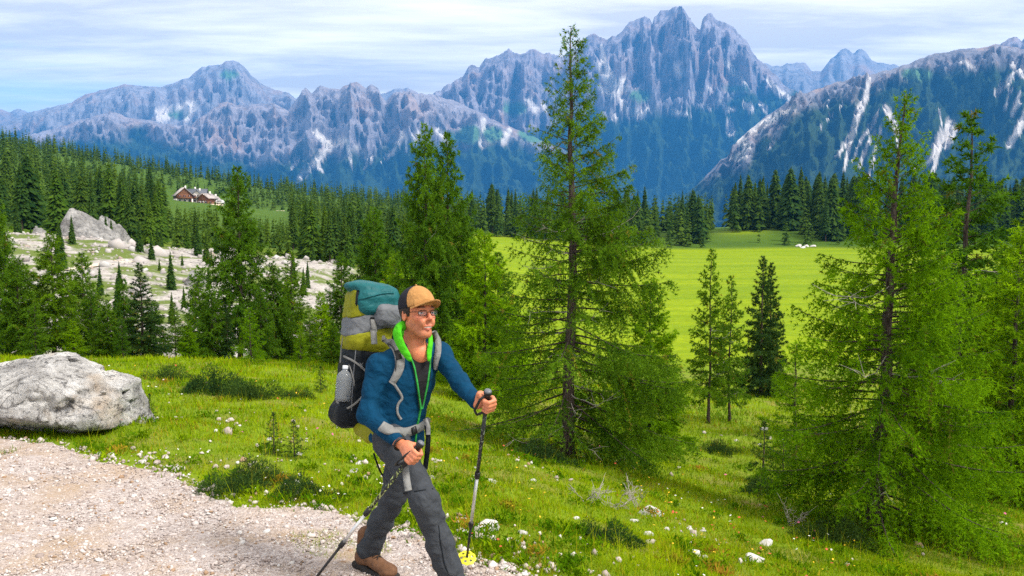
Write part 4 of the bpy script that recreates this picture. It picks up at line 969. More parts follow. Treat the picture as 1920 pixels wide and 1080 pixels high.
def stone_mesh(seed, sub=2, flat=.55):
    V, F = ico(sub); r = 1 + .34 * fbm(V[:, 0] * 1.3, V[:, 1] * 1.3, V[:, 2] * 1.3, 3, seed) + .12 * fbm(V[:, 0] * 4, V[:, 1] * 4, V[:, 2] * 4, 2, seed + 3)
    V = V * r[:, None]; rng = np.random.default_rng(seed)
    for _ in range(5):                                 # chipped flats
        n = unit(rng.normal(size=3)); d = V @ n; lim = rng.uniform(.55, .85); V = V - np.maximum(d - lim, 0)[:, None] * n * .9
    V[:, 2] *= flat; return V, F
STONES = [mesh_np('stone%d' % k, *stone_mesh(70 + k, 3, [.5, .62, .42, .7, .55][k]), False, None, [M_stone]) for k in range(5)]
SL = [(908, 1000, 66, 'largest white rock in the grass just right of the planted pole'), (945, 1068, 26, 'pale stone on the path rim right of the yellow pole basket'), (884, 906, 34, 'white stone behind the shaft of the planted pole'), (922, 906, 26, 'white stone right of the planted pole, smaller of two'), (1000, 906, 13, 'tiny white stone left of the tall larch foot'),
 (1218, 968, 56, 'long arched white rock below the dead twigs'), (1189, 979, 20, 'small stone against the left of the arched rock'), (1300, 1046, 34, 'flat white stone at the lower edge, right of the middle'), (1322, 1052, 16, 'small stone right of the flat white one at the lower edge'), (1414, 1056, 46, 'white rock at the lower edge left of the broad larch'), (1396, 1058, 18, 'little stone at the left side of the lower edge rock'),
 (1438, 1018, 32, 'grey white rock left of the broad larch foot'), (1293, 996, 15, 'left of two small stones in the right grass'), (1318, 997, 13, 'right of two small stones in the right grass'), (1434, 811, 20, 'white stone in the grass below the twin spruce'), (1380, 832, 9, 'tiny stone under the slim larch pair'), (1424, 838, 9, 'tiny stone below the twin spruce stone'),
 (1080, 985, 16, 'small white stone with a reddish neighbour in the foreground grass'), (1216, 1008, 22, 'half buried flat stone below the arched rock'), (1250, 1002, 15, 'little stone right of the half buried flat one'), (663, 886, 22, 'grey stone in the grass left of the hiker\'s thigh'), (672, 876, 12, 'small stone on top side of the grey stone by the thigh'), (808, 892, 20, 'white stone in the grass between hiker and planted pole'), (893, 880, 14, 'stone just behind the planted pole shaft'),
 (765, 1032, 18, 'pale pebble lying on the path between the boots'), (690, 996, 20, 'white stone on the path rim behind the rear boot'), (595, 945, 14, 'pale stone on the path rim left of the pole'), (1880, 985, 18, 'white stone in the grass right of the broad larch foot'), (330, 880, 20, 'white stone on the path rim below the boulder'), (268, 868, 22, 'pale flat stone on the path rim right below the boulder'), (790, 935, 14, 'pebble near the yellow flowers behind the knee'), (1000, 1045, 12, 'small white stone in the lower grass'), (980, 1010, 22, 'stone right beside the largest white rock'), (865, 1000, 20, 'stone left beside the largest white rock'), (1505, 462, 14, 'pale boulder at the wood edge beyond the meadow')]
for k, (px, py, w, lab) in enumerate(SL):
    p = on_ground(px, py) if py > 600 else np.array([(px - 960) / F0 * 263, 263, 0]); s = w / F0 * p[1] * .5
    o = link('stone', STONES[(k * 3 + k // 4) % 5]); o.location = (p[0], p[1], float(ground(p[0], p[1])) + s * .05); o.scale = (s, s * .8, s * .95); o.rotation_euler = (radians((k * 37) % 24 - 12), radians((k * 53) % 24 - 12), radians((k * 71) % 50 - 25)); tag(o, lab, 'stone', 'stones in the grass')
for k, (px, py, w, lab) in enumerate([(1498, 458, 13, 'leftmost white block of the rock scatter at the wood edge'), (1512, 463, 11, 'lower white block of the rock scatter at the wood edge'), (1524, 455, 12, 'rightmost white block of the rock scatter at the wood edge')]):
    y = 266; o = link('stone', STONES[k]); s = w / F0 * y * .5; x = (px - 960) / F0 * y; o.location = (x, y, float(ground(np.array(x), np.array(y))) + s * .3); o.scale = (s, s, s); tag(o, lab, 'stone', 'white blocks beyond the meadow')

# ------------------------------------------------------------------ loose gravel, grass, flowers (uncountable)
def scatter_poly(V0, F0_, pos, size, rng, rotz=True, tilt=.5, zsq=.7, col=None):
    n = len(pos); a = rng.uniform(0, 2 * pi, n); c, s = np.cos(a), np.sin(a)
    S = size[:, None] * rng.uniform(.65, 1.35, (n, 3)) * np.array([1, 1, zsq])
    Q = V0[None] * S[:, None, :]; tl_ = rng.normal(0, tilt, n); ct, st = np.cos(tl_), np.sin(tl_)
    y = Q[..., 1] * ct[:, None] - Q[..., 2] * st[:, None]; z = Q[..., 1] * st[:, None] + Q[..., 2] * ct[:, None]
    x2 = Q[..., 0] * c[:, None] - y * s[:, None]; y2 = Q[..., 0] * s[:, None] + y * c[:, None]
    V = np.stack([x2, y2, z], -1) + pos[:, None, :]
    F = (np.arange(n)[:, None, None] * len(V0) + F0_[None]).reshape(-1, F0_.shape[1])
    cc = None if col is None else np.repeat(col, len(V0), 0)
    return V.reshape(-1, 3), F, cc
prng = np.random.default_rng(5)
oct_v = np.array([[1,0,.1],[-.9,.15,0],[.1,.9,-.1],[-.1,-1,.1],[.15,.1,.8],[0,-.1,-.8],[.6,.6,.35],[-.5,-.5,.45]]); ov, of = ico(0)
rv = ov * (1 + .22 * prng.normal(size=(12, 1)))
g = N('gravel_bits'); a_ = g.attr().outputs['Color']; M_grav = g.done(g.princ(a_, .9, None, .15))
def gravel_cols(n, rng):
    t = rng.uniform(0, 1, n)[:, None]; base = np.array([.27, .22, .20]) * (1 - t) + np.array([.55, .49, .465]) * t
    w = (rng.random(n) < .10)[:, None]; base = np.where(w, np.array([.56, .54, .52]), base); br = (rng.random(n) < .07)[:, None]; return np.where(br, np.array([.30, .20, .13]), base)
n = 60000; y = 1 / prng.uniform(1 / 9.6, 1 / 4.0, n); px = prng.uniform(-120, 1120, n); x = (px - 960) / F0 * y; ps = path_signed(x, y); m = ps > -.05 + .08 * vnoise(x * 5, y * 5, seed=2)
x, y = x[m][:15500], y[m][:15500]; sz = np.clip(prng.lognormal(math.log(.0062), .45, len(x)), .0035, .022) * np.sqrt(y / 6)
V, F, cc = scatter_poly(rv, of, np.stack([x, y, ground(x, y) + .014], -1), sz, prng, col=gravel_cols(len(x), prng))
tag(link('gravel', mesh_np('gravel', V, F, False, cc, [M_grav])), 'loose pinkish limestone gravel covering the path', 'gravel', kind='stuff')
# pale rubble on the rim and in bare patches
PATCH = [(395, 780, .42), (640, 800, .5), (600, 775, .3), (480, 860, .3), (560, 915, .3), (690, 880, .35), (760, 960, .3), (900, 1010, .35), (1010, 880, .3), (820, 870, .3), (740, 1000, .35), (1300, 1000, .25), (1180, 870, .35), (950, 1085, .5), (690, 790, .4), (1380, 820, .4), (560, 820, .3), (430, 800, .25), (300, 860, .35), (840, 985, .3), (1090, 860, .3)]
pc = np.array([on_ground(a, b)[:2] for a, b, _ in PATCH]); pr_ = np.array([q[2] for q in PATCH])
def patch_w(x, y):
    w = np.zeros_like(x)
    for (a, b), r in zip(pc, pr_): w = np.maximum(w, np.exp(-((x - a) ** 2 + ((y - b) * .8) ** 2) / (r * r)))
    return w * (.65 + .7 * vnoise(x * 6, y * 6, seed=44))
n = 90000; y = 1 / prng.uniform(1 / 18, 1 / 4.4, n); px = prng.uniform(-60, 1980, n); x = (px - 960) / F0 * y; ps = path_signed(x, y)
w = np.where(np.abs(ps + .04) < .10, .13, 0) + np.where(ps < 0, patch_w(x, y) * .10, 0) + np.where(ps < 0, .0012, 0); m = prng.random(n) < w
x, y = x[m][:7000], y[m][:7000]; sz = np.clip(prng.lognormal(math.log(.013), .55, len(x)), .005, .045) * np.sqrt(y / 7)
V, F, cc = scatter_poly(rv, of, np.stack([x, y, ground(x, y) + .012], -1), sz, prng, col=np.clip(gravel_cols(len(x), prng) * 1.08, 0, .7))
tag(link('rubble', mesh_np('rubble', V, F, False, cc, [M_grav])), 'pale limestone rubble strewn along the path rim and through the grass', 'rubble', kind='stuff')
n = 900; y = 1 / prng.uniform(1 / 9, 1 / 4.0, n); px = prng.uniform(-100, 1050, n); x = (px - 960) / F0 * y; m = path_signed(x, y) > .02; x, y = x[m][:260], y[m][:260]; s1_, f1_ = stone_mesh(91, 1, .6)
V, F, cc = scatter_poly(s1_, f1_, np.stack([x, y, ground(x, y) + .016], -1), np.clip(prng.lognormal(math.log(.013), .45, len(x)), .008, .034), prng, tilt=.25, col=gravel_cols(len(x), prng) * .95)
tag(link('coarse_gravel', mesh_np('coarse_gravel', V, F, False, cc, [M_grav])), 'larger loose stones scattered over the gravel path', 'gravel', kind='stuff')
# rubble of the scree slope
n = 16000; y = prng.uniform(34, 100, n); px = prng.uniform(-120, 700, n); x = (px - 960) / F0 * y; m = prng.random(n) < scree_mask(x, y); x, y = x[m][:3500], y[m][:3500]
V, F, cc = scatter_poly(rv, of, np.stack([x, y, ground(x, y)], -1), np.clip(prng.lognormal(math.log(.085), .7, len(x)), .03, .9), prng, col=np.clip(gravel_cols(len(x), prng) * .5 + .14, 0, .5))
tag(link('scree', mesh_np('scree', V, F, False, cc, [M_grav])), 'white rubble lying on the scree slope left of the hiker', 'rubble', kind='stuff')

g = N('alpine_grass'); s = g.sep(g.attr().outputs['Color']); c = g.mix(s[0], (0.070, 0.165, 0.003), (0.34, 0.45, 0.006)); c = g.mix(s[1], c, (0.42, 0.20, 0.03)); M_grass = g.done(g.leaf(c, .35))
n = 430000; y = 1 / prng.uniform(1 / 34, 1 / 4.5, n); px = prng.uniform(-80, 2010, n); x = (px - 960) / F0 * y; ps = path_signed(x, y)
dn = sstep(.03, -.12, ps + .12 * vnoise(x * 4, y * 4, seed=61)) * (1 - .9 * np.clip(patch_w(x, y) * 1.2, 0, 1)) * (.55 + .45 * sstep(-.5, .3, fbm(x * 1.6, y * 1.6, octv=3, seed=77)))
isl = ((ps > .05) & (ps < .6) & (fbm(x * 1.7, y * 1.7, octv=2, seed=91) > .42)) * .5
m = prng.random(n) < np.maximum(dn, isl); x, y = x[m], y[m]; n = len(x)
lush = fbm(x * .9, y * .9, octv=3, seed=81); tall = np.clip(.5 + .7 * fbm(x * 1.9, y * 1.9, octv=2, seed=83), .15, 1.2)
L = (.026 + .045 * tall) * prng.uniform(.6, 1.4, n) * np.clip(y / 9, .85, 2.0); wd = np.maximum(.0032, .00085 * y) * prng.uniform(.8, 1.5, n)
dr = unit(np.stack([prng.normal(0, .42, n), prng.normal(0, .42, n), np.ones(n)], -1))
yel = np.where((prng.random(n) < .05 + .10 * (fbm(x * 1.3, y * 1.3, octv=3, seed=85) > .15)), prng.uniform(.3, .9, n), 0)
V, F, cc = blades(np.stack([x, y, ground(x, y) - .006], -1), dr, L, wd, prng, np.clip((.50 + .75 * lush) + prng.normal(0, .20, n), 0, 1.15), yel)
tag(link('grass', mesh_np('grass', V, F, False, cc, [M_grass])), 'short alpine grass on the bank around the path and trees', 'grass', kind='stuff')
# broad-leaved herbs in clumps
nc_ = 620; y = 1 / prng.uniform(1 / 15, 1 / 4.7, nc_); px = prng.uniform(-40, 1960, nc_); x = (px - 960) / F0 * y; ps = path_signed(x, y); m = (ps < -.04) & (prng.random(nc_) < np.where(ps > -.45, .95, .45 + .5 * (fbm(x * .7, y * .7, octv=2, seed=12) > .1))); x, y = x[m], y[m]
k_ = 70; r_ = np.abs(prng.normal(0, 1, (len(x), k_))) * (.055 + .06 * prng.random((len(x), 1))); a_2 = prng.uniform(0, 2 * pi, (len(x), k_)); hx = (x[:, None] + r_ * np.cos(a_2)).ravel(); hy = (y[:, None] + r_ * np.sin(a_2)).ravel(); nh = len(hx)
dr = unit(np.stack([prng.normal(0, .8, nh), prng.normal(0, .8, nh), np.ones(nh) * .8], -1)); tone_ = np.repeat(np.clip(prng.normal(.10, .22, len(x)), -.1, .9), k_); warm_ = np.repeat(np.where(prng.random(len(x)) < .16, prng.uniform(.35, .85, len(x)), 0), k_)
V, F, cc = blades(np.stack([hx, hy, ground(hx, hy) + prng.uniform(0, .06, nh)], -1), dr, prng.uniform(.02, .055, nh), prng.uniform(.010, .022, nh), prng, np.clip(tone_ + prng.normal(0, .12, nh), 0, 1), warm_)
tag(link('herbs', mesh_np('herbs', V, F, False, cc, [M_grass])), 'broad leaved green and reddish herbs growing in clumps through the grass', 'herbs', kind='stuff')
# longer stalks
n = 2600; y = 1 / prng.uniform(1 / 14, 1 / 4.6, n); px = prng.uniform(0, 1950, n); x = (px - 960) / F0 * y; m = (path_signed(x, y) < -.03); x, y = x[m], y[m]; n = len(x)
dr = unit(np.stack([prng.normal(0, .3, n), prng.normal(0, .3, n), np.ones(n)], -1)); V, F, cc = blades(np.stack([x, y, ground(x, y)], -1), dr, prng.uniform(.12, .30, n), np.full(n, .0042), prng, np.ones(n), prng.uniform(0, .5, n))
tag(link('grass_stalks', mesh_np('grass_stalks', V, F, False, cc, [M_grass])), 'taller yellowish grass stalks rising from the turf', 'grass', kind='stuff')
def flowers(name, n, colr, size, seed, label, z=(.05, .13), bias=None):
    rng = np.random.default_rng(seed); y = 1 / rng.uniform(1 / 16, 1 / 4.7, n * 4); px = rng.uniform(0, 1930, n * 4); x = (px - 960) / F0 * y; w = np.clip(fbm(x * .8, y * .8, octv=3, seed=seed) * 3 - .35, 0, 1)
    m = (path_signed(x, y) < -.05) & (rng.random(n * 4) < w); x, y = x[m][:n], y[m][:n]; fv = np.array([[1, 0, 0], [.3, .95, .1], [-.8, .6, 0], [-.8, -.6, .1], [.3, -.95, 0], [0, 0, .35]]); ff = np.array([[5, 0, 1], [5, 1, 2], [5, 2, 3], [5, 3, 4], [5, 4, 0]])
    V, F, _ = scatter_poly(fv, ff, np.stack([x, y, ground(x, y) + rng.uniform(*z, len(x))], -1), np.full(len(x), size) * np.sqrt(y / 7), rng, tilt=.6)
    tag(link(name, mesh_np(name, V, F, False, None, [plain(name + '_petals', colr, .7, .2, 50)])), label, 'flowers', kind='stuff')
flowers('white_flowers', 160, (.62, .62, .58), .009, 301, 'tiny white flowers scattered through the grass')
flowers('yellow_flowers', 200, (.70, .42, .02), .009, 302, 'tiny yellow flowers scattered through the grass')
flowers('red_flowers', 150, (.42, .07, .03), .011, 303, 'reddish alpine flowers near the path rim')
flowers('pink_flowers', 50, (.50, .10, .22), .012, 304, 'pink flowers in the foreground grass')
# dry dead twigs below the tall larch
def dead_bush(px, py, seed, Hh, lab):
    rng = np.random.default_rng(seed); p = on_ground(px, py); o = empty('dead_branch', (p[0], p[1], float(ground(p[0], p[1]))), lab, 'dead branch', 'dry branches in the grass'); base = np.array(o.location)
    for i in range(5):
        mb = MB(); az = rng.uniform(0, 2 * pi); d = unit([cos(az), sin(az) * .6, rng.uniform(.4, 1.3)]); pts = base + d * (np.linspace(0, 1, 7) * Hh * rng.uniform(.7, 1.2))[:, None] + np.cumsum(rng.normal(0, .012, (7, 3)), 0); pts[0] = base - [0, 0, .02]; mb.tube(pts, np.linspace(.0042, .0015, 7), 5)
        for k in range(6):
            b = pts[rng.integers(2, 6)]; dd = unit(d + rng.normal(0, .7, 3)); l = Hh * rng.uniform(.25, .55); mb.tube(b + dd * (np.linspace(0, 1, 5) * l)[:, None] + np.cumsum(rng.normal(0, .008, (5, 3)), 0), np.linspace(.003, .001, 5), 4)
        mb.build('twig', M_dead, o)
for a in [(1103, 950, 1, .24, 'left of the bleached twig tangles below the tall larch'), (1195, 948, 2, .24, 'right bleached twig tangle above the arched rock'), (1150, 955, 3, .22, 'low bleached twigs between the two taller tangles'), (1478, 985, 5, .26, 'thin dry stems beside the dwarf pine')]: dead_bush(*a)

# ------------------------------------------------------------------ mountain hut
def far_ground(px, py, y0, y1):
    ys = np.linspace(y0, y1, 500); xs = (px - 960) / F0 * ys; zs = ground(xs, ys); q = proj(np.stack([xs, ys, zs], -1))[1]; k = np.argmin(np.abs(q - py)); return np.array([xs[k], ys[k], zs[k]])
M_wood = plain('dark_larch_boards', (0.17, 0.075, 0.035), .85, .35, 2.5); M_white = plain('whitewashed_wall', (.70, .67, .62), .9, .08, 1.5); M_roofl = plain('weathered_shingle_roof', (.36, .32, .31), .9, .25, 1.2)
M_roofd = plain('slate_roof', (.10, .11, .13), .7, .25, 1.2); M_glass = plain('dark_window_glass', (.03, .035, .045), .15, .1, 4, spec=.6); M_trim = plain('red_brown_shutter', (.14, .035, .028), .7, .2, 4); M_gravelp = plain('pale_track_gravel', (.56, .47, .36), .95, .15, .8)
def house(name, label, px, y, w, l, hw, hr, yaw, wall_lo, wall_hi, roof, split=.45, dz=0., front_rows=2, ncol=3, over=.6, dormer=False):
    x = (px - 960) / F0 * y; z = float(P(px, 386, y)[2]) + dz + 1.2; o = empty(name, (x, y, z), label, 'building', 'mountain hut buildings'); o.rotation_euler = (0, 0, yaw)
    def part(nm, boxes, m, parent=o, polys=None):
        mb = MB()
        for c, h in boxes: mb.box(c, h)
        for V, F in (polys or []): mb.add(V, F)
        me = mesh_np(nm, np.concatenate(mb.V), [np.concatenate(v) for v in mb.F.values()], False, None, [m]); return link(nm, me, parent)
    lo = hw * split; gz = 4.0
    part('lower_wall', [((0, 0, lo / 2 - gz / 2), (w / 2, l / 2, lo / 2 + gz / 2))], wall_lo); part('upper_wall', [((0, 0, (lo + hw) / 2), (w / 2 - .04, l / 2 - .04, (hw - lo) / 2))], wall_hi)
    gv = np.array([[sx * (w / 2 - .04), sy * (l / 2 - .04), hw] for sy in (-1, 1) for sx in (-1, 1)] + [[0, sy * (l / 2 - .04), hw + hr - .15] for sy in (-1, 1)]); part('gable', [], wall_hi, o, [(gv, np.array([[0, 1, 4], [3, 2, 5]])), (gv, np.array([[0, 4, 5, 2], [1, 3, 5, 4]]))])
    e = w / 2 + over; k = hr / (w / 2); rv_ = []; th = .28
    for s in (-1, 1):
        q = np.array([[0, -l / 2 - over, hw + hr], [s * e, -l / 2 - over, hw - k * over], [s * e, l / 2 + over, hw - k * over], [0, l / 2 + over, hw + hr]]); q2 = q - [0, 0, th]
        rv_.append((np.concatenate([q, q2]), np.array([[0, 1, 2, 3], [7, 6, 5, 4], [0, 4, 5, 1], [1, 5, 6, 2], [2, 6, 7, 3], [3, 7, 4, 0]])))
    rf = part('roof', [], roof, o, rv_); part('chimney', [((w * .18, l * .1, hw + hr), (.35, .35, .9))], M_white, rf)
    for r in range(front_rows):
        zc = lo * .55 if r == 0 else lo + (hw - lo) * .55 + (r - 1) * 2.4
        for c in range(ncol if r < 2 else 1):
            xx = (c - ((ncol if r < 2 else 1) - 1) / 2) * w / (ncol + .4); wn2 = part('window', [((xx, -l / 2 - .05, zc), (.62, .10, .62))], M_trim if r else M_white); part('pane', [((xx, -l / 2 - .13, zc), (.46, .06, .48))], M_glass, wn2)
        for sx in (-1, 1):
            for yy in (-l / 4, l / 4): wn2 = part('window', [((sx * (w / 2 + .05), yy, zc), (.10, .6, .6))], M_trim); part('pane', [((sx * (w / 2 + .13), yy, zc), (.06, .45, .45))], M_glass, wn2)
    part('door', [((w * .36, -l / 2 - .06, 1.0), (.5, .1, 1.05))], M_wood)
    if r and hw > 4: part('balcony', [((0, -l / 2 - .55, lo + .1), (w / 2 - .5, .55, .1)), ((0, -l / 2 - 1.05, lo + .55), (w / 2 - .5, .06, .4))], M_wood)
    return o
YH = 452
house('alpine_hut', 'timber gabled hut on white base with pale shingle roof in the forest clearing', 346, YH, 7.8, 10.5, 4.3, 3.6, radians(28), M_white, M_wood, M_roofl, .52)
house('alpine_hut', 'white hut with dark slate roof behind the timber gabled hut', 372, YH + 9, 7.5, 9.5, 4.8, 2.6, radians(100), M_white, M_white, M_roofd, .5, ncol=4)
house('alpine_hut', 'white hut with red brown shutters and small gable in the middle of the hut group', 374, YH + 2, 4.6, 6.5, 4.6, 2.0, radians(8), M_white, M_white, M_roofd, .5, front_rows=2, ncol=2)
house('alpine_hut', 'low timber restaurant hut with pale roof at the right of the hut group', 391, YH - 1, 6.2, 7.5, 2.9, 2.1, radians(-14), M_wood, M_wood, M_roofl, .3, ncol=3, front_rows=1)
house('alpine_hut', 'small dark shed at the right end of the hut group', 404, YH + 3, 3.4, 4.5, 2.3, 1.4, radians(-20), M_wood, M_wood, M_roofl, .3, ncol=1, front_rows=1)
pz = float(P(390, 386.5, YH - 6)[2]) + 1.1; mb = MB(); mb.box(((391 - 960) / F0 * (YH - 7), YH - 7, pz - 1.6), (6.2, 5.2, 1.5)); tr_ = mb.build('terrace', M_gravelp, None, False); tag(tr_, 'pale gravel terrace in front of the hut group', 'terrace')
# a parked van
vz = pz - .1; vx = (416 - 960) / F0 * (YH - 5); va = empty('parked_van', (vx, YH - 5, vz), 'small white van parked right of the hut terrace', 'van'); M_van = plain('white_van_paint', (.75, .76, .78), .35, .03, 3); M_tyre = plain('tyre_rubber', (.02, .02, .02), .9)
mb = MB(); prof = np.array([[-2.1, .35], [2.1, .35], [2.15, 1.0], [1.5, 1.2], [.95, 1.95], [-2.0, 1.98], [-2.15, 1.2]]); Vv = np.concatenate([np.stack([prof[:, 0], np.full(7, s), prof[:, 1]], -1) for s in (-.85, .85)]) + np.array(va.location); idx = np.arange(7)
mb.add(Vv, [np.stack([idx, (idx + 1) % 7, (idx + 1) % 7 + 7, idx + 7], -1), np.array([[0, 6, 5, 4, 3, 2, 1]]), np.array([[7, 8, 9, 10, 11, 12, 13]])]); mb.build('body', M_van, va, False)
for sx in (-1.3, 1.3):
    for sy in (-.8, .8): mb = MB(); c = np.array(va.location) + [sx, sy, .33]; mb.tube([c - [0, .1, 0], c + [0, .1, 0]], [.33, .33], 14); mb.build('wheel', M_tyre, va)
mb = MB(); mb.box(np.array(va.location) + [-.3, -.87, 1.5], (1.2, .02, .28)); mb.build('side_window', M_glass, va, False)
def strip(name, pts, half, label, lift=.12):
    c = resample(np.array(pts), 2.0); t = unit(np.gradient(c[:, :2], axis=0)); nn = np.stack([-t[:, 1], t[:, 0]], -1); rows = []
    for k in np.linspace(-1, 1, 5): q = c[:, :2] + nn * half * k; rows.append(np.concatenate([q, (ground(q[:, 0], q[:, 1]) + lift)[:, None]], -1))
    o = link(name, mesh_np(name, np.stack(rows).reshape(-1, 3), grid_faces(5, len(c)), True, None, [M_gravelp])); tag(o, kind='structure')
strip('gravel_track', [far_ground(a, b, 330, 470) for a, b in [(412, 388), (440, 391), (470, 396), (500, 402), (520, 408), (540, 411)]], 1.7, '')
strip('scree_footpath', [far_ground(a, b, 50, 86) for a, b in [(110, 506), (150, 500), (200, 495), (240, 490)]], .7, '', .05)
strip('gravel_clearing', [far_ground(a, b, 180, 300) for a, b in [(612, 437), (640, 436), (676, 435)]], 2.6, '')
# ------------------------------------------------------------------ the hiker
UP = np.array([0, 0, 1.0])
def frame(f, up=UP):
    f = unit(f); r = unit(np.cross(f, up)); return np.stack([r, f, np.cross(r, f)], -1)   # columns: his right, forward, up
def cloth_mat(name, col, weave=900, wr=.0, rough=.85):
    g = N(name); v = g.coord('Object'); n = g.noise(v, 22, 6, .6); w = g.noise(v, weave * .2, 2)
    c = g.mix(1.0, col, g.ramp(n, [(.3, .82), (.7, 1.15)]), 'MULTIPLY')
    cr = g.noise(v, 13, 3, .5, 1.6)
    return g.done(g.princ(c, rough, g.bump(w, .25, .001, g.bump(n, .35, .008, g.bump(cr, .55, .022))), .12))
M_jacket = cloth_mat('blue_fleece', (.001, .037, .086)); M_lining = cloth_mat('bright_green_lining', (.065, .43, .012)); M_zip = cloth_mat('green_zip_tape', (.03, .27, .05)); M_shirt = cloth_mat('dark_grey_shirt', (.014, .014, .016)); M_trous = cloth_mat('slate_trousers', (.042, .047, .055), rough=.75)
M_pdark = cloth_mat('charcoal_pack_nylon', (.009, .012, .016), rough=.6); M_polive = cloth_mat('olive_pack_nylon', (.20, .205, .009), rough=.6); M_pteal = cloth_mat('teal_pack_nylon', (.012, .095, .105), rough=.5); M_pgrey = cloth_mat('grey_pack_nylon', (.13, .138, .152), rough=.55)
M_strap = cloth_mat('light_grey_webbing', (.19, .19, .185), rough=.8); M_black = plain('black_plastic', (.014, .014, .015), .45, .1, 60); M_captan = cloth_mat('tan_cap_cloth', (.40, .205, .072)); M_capdark = cloth_mat('dark_cap_cloth', (.018, .019, .026))
g = N('skin'); a_ = g.attr().outputs['Color']; v = g.coord('Object'); n_ = g.noise(v, 60, 4); c = g.mix(1.0, a_, g.ramp(n_, [(.3, .90), (.7, 1.08)]), 'MULTIPLY')
M_skin = g.done(g.princ(c, .5, g.bump(g.noise(v, 260, 2), .12, .001), .35, Subsurface_Weight=.12, Subsurface_Radius=(.012, .004, .002)))
M_hair = plain('dark_brown_hair', (.022, .013, .009), .6, .4, 160, .5, .004); M_boot = plain('brown_nubuck', (.13, .062, .030), .75, .3, 45, .4, .004); M_sole = plain('dark_rubber_sole', (.020, .018, .017), .8, .2, 60); M_lace = plain('dark_laces', (.03, .02, .015), .8)
M_metal = plain('brushed_aluminium', (.62, .63, .64), .35, .05, 80, .1, .001, Metallic=.7); M_eye = plain('eye_white', (.62, .60, .58), .25, .02); M_iris = plain('dark_iris', (.03, .02, .012), .2); M_teeth = plain('teeth', (.50, .44, .38), .3, .03); M_wire = plain('spectacle_wire', (.04, .03, .025), .35, .05, Metallic=.6)
M_yel = plain('yellow_basket_plastic', (.72, .66, .02), .5, .05)
g = N('camo_pole_paint'); v = g.coord('Object', (1, 1, .45)); s_ = g.ramp(g.noise(v, 95, 2, .5), [(.54, 0), (.57, 1)], 'LINEAR'); M_camo = g.done(g.princ(g.mix(s_, (.012, .013, .012), (.30, .36, .12)), .4, None, .4))
g = N('camo_grey_pole_paint'); v = g.coord('Object', (1, 1, .45)); s_ = g.ramp(g.noise(v, 95, 2, .5), [(.57, 0), (.61, 1)]); M_camo2 = g.done(g.princ(g.mix(s_, (.012, .013, .012), (.13, .15, .12)), .4, None, .4))
g = N('bottle_plastic'); M_bot = g.done(g.princ((.86, .92, .97), .08, None, .5, Transmission_Weight=.82, IOR=1.18))
g = N('lens'); gl = g.n.new('ShaderNodeBsdfGlossy'); gl.inputs['Roughness'].default_value = .05; tr = g.n.new('ShaderNodeBsdfTransparent'); mx = g.n.new('ShaderNodeMixShader'); mx.inputs[0].default_value = .08
g.l.new(tr.outputs[0], mx.inputs[1]); g.l.new(gl.outputs[0], mx.inputs[2]); M_lens = g.done(mx.outputs[0])

# joints: photo pixel + distance
J = dict(pelvis=P(746, 806, 4.80), waist=P(750, 768, 4.80), chest=P(762, 708, 4.80), neck=P(777, 652, 4.80), shR=P(711, 688, 4.73), shL=P(825, 664, 4.87), elR=P(688, 776, 4.67), wrR=P(746, 829, 4.50), grR=P(773, 852, 4.42),
         elL=P(862, 716, 4.68), wrL=P(896, 757, 4.50), grL=P(912, 756, 4.45), hipR=P(732, 822, 4.73), hipL=P(757, 818, 4.86), knR=P(797, 940, 4.46), anR=P(850, 1092, 4.53), knL=P(741, 925, 4.90), anL=P(690, 1030, 5.04))
gz = float(ground(J['pelvis'][0], J['pelvis'][1]))
person = empty('person', (J['pelvis'][0], J['pelvis'][1], gz), 'hiker in blue fleece and tan cap striding along the gravel path with two poles', 'person')
TF = frame(unit([.47, -.88, 0]), UP)                  # torso
tax = unit(J['neck'] - J['pelvis']); tr_r = unit(np.cross(TF[:, 1], tax)); TF = np.stack([tr_r, np.cross(tax, tr_r), tax], -1)
HS = 1.03
HF = frame([.64, -.75, .10]); HC = P(783, 588.5, 4.735)
HF[:, 0] = unit(HF[:, 0] + .05 * UP); HF[:, 2] = np.cross(HF[:, 0], HF[:, 1])
hd = lambda x, y, z: HC + HF @ (np.array([x, y, z]) * HS)
pole_tipL = P(874, 1057, 5.06); pole_tipR = P(566, 1117, 4.60)
axL = unit(pole_tipL - J['grL']); axR = unit(pole_tipR - J['grR'])

def hand(S, grip, wrist, axis, s_side, k=.005):
    """fingers closed round a pole; axis points down the pole, s_side towards the back of the hand"""
    w = grip - wrist; w = unit(w - axis * axis.dot(w)); s = unit(s_side - axis * axis.dot(s_side)); s = unit(s - w * w.dot(s))
    c = grip
    S.ell(c - w * .040 + s * .012, (.042, .040, .018), np.stack([w, axis, s], -1), k=.012)
    S.ell(c - w * .012 + s * .022, (.030, .040, .015), np.stack([w, axis, s], -1), k=.012)
    S.cone(wrist, c - w * .045 + s * .008, .026, .027, .012, flat=(s, .8))
    for i, (t, ln) in enumerate([(-.031, .96), (-.0105, 1.06), (.010, 1.0), (.0295, .84)]):
        o = c + axis * t
        K_ = o + s * .026 + w * .012; p1 = o + w * .037 * ln + s * .017; p2 = o + w * .030 * ln - s * .020; p3 = o + w * .002 - s * .0245
        S.chain([K_, p1, p2, p3], [.0112, .0102, .0094, .0078], k)
    S.chain([c - w * .055 - axis * .018, c - w * .022 - s * .020 - axis * .040, c + w * .008 - s * .026 - axis * .030, c + w * .026 - s * .020 - axis * .022], [.015, .0135, .0115, .0085], k)

